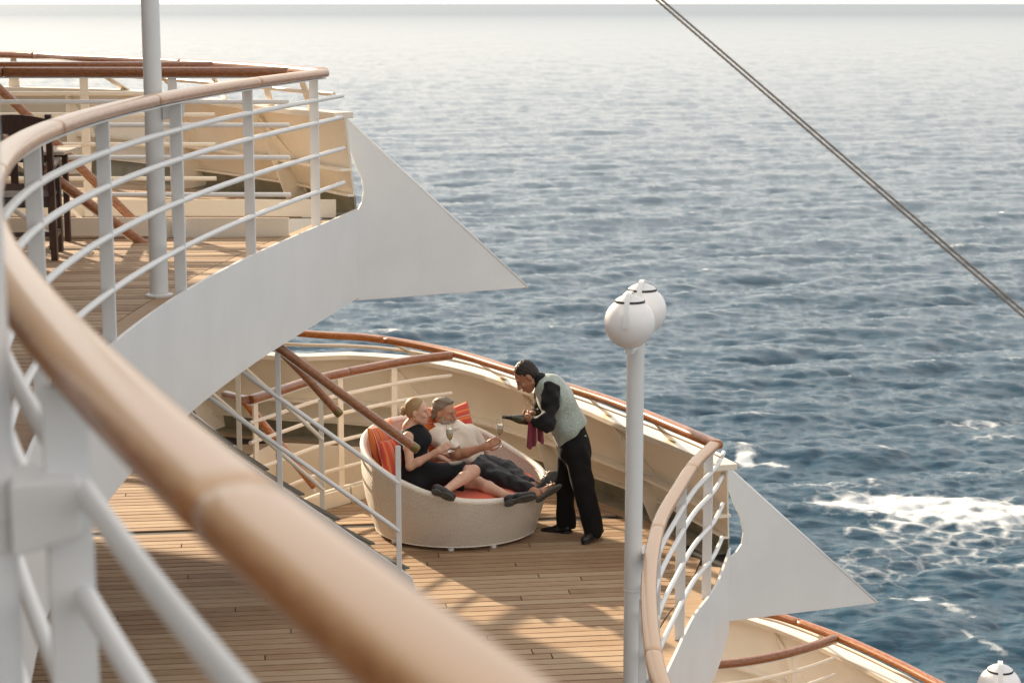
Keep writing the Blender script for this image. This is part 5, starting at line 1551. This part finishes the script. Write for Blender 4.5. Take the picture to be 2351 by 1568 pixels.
    ca = H.p(0, -.025, -.06); C.cone(nb.lerp(ca, -.05), nb.lerp(ca, .5), .095, .076, .01); C.cone(nb.lerp(ca, -.5), nb.lerp(ca, 1.2), .072, .064, .0, 's')
    C.cone(nb + Vector((.07, -.05, -.03)), nb + Vector((.12, -.08, .04)), .02, .045, .005, 's'); C.mesh('collar', 'cream_shirt', g, 1)
    Cw = lambda x, y, Y: W(906 + .1366 * x, 887.7 + .1366 * y, Y)
    for fl in ([Cw(655, 622, 17.02), Cw(738, 600, 17.06), Cw(870, 690, 16.93), Cw(815, 750, 16.90), Cw(700, 692, 16.93)],
               [Cw(1000, 612, 17.02), Cw(1040, 640, 17.0), Cw(1105, 695, 16.96), Cw(1032, 706, 16.93), Cw(985, 735, 16.93), Cw(978, 690, 16.96)]):
        MB().plate(fl, .008).build('collar_flap', 'cream_shirt', g, bevel=.003)
    # trousers: the nearer leg in shiny folds
    T = SDF(*box_of([hip, kR, aR, kL, aL], .17), .0055)
    T.ell(hip, ((1, 0, 0), (0, 1, 0), (0, 0, 1)), (.15, .17, .125), .04)
    T.chain([hR, kR, aR - (aR - kR).normalized() * .04], [.115, .095, .062], .05); T.chain([hL, kL, aL - (aL - kL).normalized() * .04], [.112, .085, .060], .05)
    T.cone(hip, hip + (belly - hip) * .4, .14, .13, .03); T.plane(hip + (belly - hip) * .30, hip - belly)
    T.folds(.0035, waves(8, (.7, .3, .5), 51, 30, 75)); T.mesh('trousers', 'navy_trousers', g, 2)
    for nm, f0, f1, upv in (('sandal', fR0, fR1, (-.55, .55, .6)), ('sandal', fL0, fL1, (-.40, .86, .30))):
        d = (f1 - f0).normalized(); u = Vector(upv); u = (u - d * u.dot(d)).normalized(); r = d.cross(u)
        L = (f1 - f0).length + .03
        Sd = SDF(*box_of([f0, f1], .1), .004)
        Sd.ell(f0 + d * L * .70, (d, r, u), (L * .33, .050, .06), .01); Sd.ell(f0 + d * L * .16, (d, r, u), (L * .19, .040, .06), .01); Sd.cone(f0 + d * L * .2, f0 + d * L * .65, .032, .038, .04)
        Sd.plane(f0 + u * .010, -u); Sd.plane(f0 - u * .012, u)
        so = Sd.mesh(nm, 'sole_dark', g, 1)
        for k0 in (.32, .62, .78):
            c = f0 + d * L * k0
            pts = [c + r * (.050 * math.cos(t)) + u * (.008 + .062 * math.sin(t)) for t in np.linspace(0, math.pi, 13)]
            MB().sweep(pts, [(-.012, -.002), (.012, -.002), (.012, .002), (-.012, .002)], up=d).build('strap', 'sandal_leather', so, smooth=True, angle=50)
man()

# ------------------------------------------------------------------ glasses, bottle, napkin
m, nt, b = newmat('glass'); b.inputs['Base Color'].default_value = (.97, .98, .97, 1); b.inputs['Roughness'].default_value = .02; b.inputs['IOR'].default_value = 1.45; b.inputs['Transmission Weight'].default_value = 1.0
n_ = noise(nt, coords(nt), 30, 2); mr_ = N(nt, 'ShaderNodeMapRange'); mr_.inputs['To Min'].default_value = .01; mr_.inputs['To Max'].default_value = .05; nt.links.new(n_.outputs[0], mr_.inputs[0]); nt.links.new(mr_.outputs[0], b.inputs['Roughness'])
m, nt, b = newmat('bottle_glass'); b.inputs['Roughness'].default_value = .08
n_ = noise(nt, coords(nt), 6, 2); r_ = ramp(nt, [(.3, (.030, .034, .008)), (.7, (.075, .075, .018))]); nt.links.new(n_.outputs[0], r_.inputs[0]); nt.links.new(r_.outputs[0], b.inputs['Base Color'])
b.inputs['Coat Weight'].default_value = .6
plain('wine', (.80, .62, .36), .25, .05); plain('wine_foam', (.90, .86, .78), .7, .05, 60, .5, 400)
plain('foil', (.010, .010, .009), .3, .2, 50, metal=.3); plain('paper_dark', (.03, .018, .012), .5); plain('paper_gold', (.42, .28, .10), .4, metal=.4)
def flute(label, stem_top, up, k=1.0, fill=.085):
    """champagne flute; origin where stem meets bowl"""
    p = Vector(stem_top)
    g = thing('champagne_flute', label, 'wine glass', tuple(p), 'champagne flutes')
    z = Vector(up).normalized(); x = z.orthogonal().normalized(); rot = Matrix((x, z.cross(x), z)).transposed()
    def lt(prof, name, mat, n=28, par=g):
        mb = MB().lathe(prof, n); mb.v = [tuple(p + rot @ (Vector(v) * k)) for v in mb.v]
        return mb.build(name, mat, par, smooth=True, angle=50)
    lt([(.001, 0), (.008, .003), (.022, .022), (.030, .055), (.0315, .085), (.028, .125), (.025, .148), (.0242, .148), (.0270, .125), (.0303, .085), (.0288, .055), (.021, .024), (.006, .006), (.001, .005)], 'bowl', 'glass')
    lt([(.001, .0), (.0042, -.004), (.0032, -.03), (.0032, -.078), (.006, -.088), (.001, -.088)], 'stem', 'glass')
    lt([(.001, -.086), (.010, -.087), (.034, -.094), (.036, -.097), (.001, -.099)], 'foot', 'glass')
    w = lt([(.001, .0062), (.0055, .0068), (.0205, .0245), (.0282, .055), (.0297, fill - .02), (.001, fill - .02)], 'wine', 'wine')
    lt([(.001, fill - .0195), (.0296, fill - .0195), (.0290, fill + .012), (.026, fill + .016), (.001, fill + .014)], 'foam', 'wine_foam')
flute('champagne flute held by the blonde woman in front of the cream shirt', Z1(706, 640, 16.28), (-.04, 0, 1), 1.0, .088)
GT = Z1(1046, 605, 16.60)
flute('champagne flute held out by the man under the bottle mouth', GT, (.03, 0, 1), 1.0, .082)
def bottle():
    mth_, base = Z6(10, 832, 16.585), Z6(440, 885, 16.565)
    d = (mth_ - base); d = d.normalized(); base = mth_ - d * .315
    g = thing('champagne_bottle', 'dark green champagne bottle tilted by the waiter over the outstretched flute', 'bottle', tuple(base))
    x = d.orthogonal().normalized(); rot = Matrix((x, d.cross(x), d)).transposed()
    def lt(prof, name, mat, par=g):
        mb = MB().lathe(prof, 28); mb.v = [tuple(base + rot @ Vector(v)) for v in mb.v]
        return mb.build(name, mat, par, smooth=True, angle=45)
    lt([(.001, .012), (.03, .006), (.042, .0), (.0435, .008), (.0435, .145), (.041, .17), (.033, .195), (.022, .225), (.0165, .25), (.0145, .285), (.0165, .29), (.0165, .302), (.0135, .304), (.0135, .315), (.009, .315), (.009, .29), (.001, .285)], 'bottle_body', 'bottle_glass')
    f = lt([(.0225, .228), (.0172, .25), (.0153, .284), (.0150, .285)], 'neck_foil', 'foil')
    l = lt([(.0440, .045), (.0440, .115)], 'front_label', 'paper_dark'); lt([(.0443, .070), (.0443, .078)], 'label_band', 'paper_gold', l); lt([(.0443, .050), (.0443, .053)], 'label_line', 'paper_gold', l)
    # the stream of wine
    s0 = mth_ + Vector((0, 0, -.004)); s1 = GT + Vector((.0, 0, .065))
    pts = [s0.lerp(s1, k) + Vector((-.010 * math.sin(k * math.pi), 0, .006 * math.sin(k * math.pi))) for k in np.linspace(0, 1, 8)]
    st = MB().tube(pts, .0022, 8).build('wine_stream', 'glass', None, smooth=True)
    tag(st, 'thin stream of champagne running from the bottle mouth into the flute', 'wine stream')
bottle()
def napkin():
    a = Z6(445, 925, 16.42)
    V, F = [], []; nu, nv = 34, 14
    for side in (0, 1):
        for i in range(nu + 1):
            for j in range(nv + 1):
                u, v = i / nu, j / nv
                x = -.042 + .115 * u + (v * .035) * (u - .45)
                fold = math.sin(u * 19 + .6) * .016 * (.35 + v) + math.sin(u * 41) * .004
                drop = .020 - v * (.235 + .015 * math.sin(u * 9) - .05 * (u > .55))
                V.append((a.x + x + (0.006 if u > .55 else 0), a.y - .01 + fold + side * .004, a.z + drop))
        o = side * (nu + 1) * (nv + 1)
        for i in range(nu):
            if abs(i / nu - .55) < .018: continue
            for j in range(nv):
                k = o + i * (nv + 1) + j
                q = (k, k + nv + 1, k + nv + 2, k + 1); F.append(q if side == 0 else q[::-1])
    tag(MB().add(V, F).build('napkin', 'burgundy_cloth', None, smooth=True), 'burgundy cloth napkin hanging from the hand of the waiter', 'napkin')
napkin()
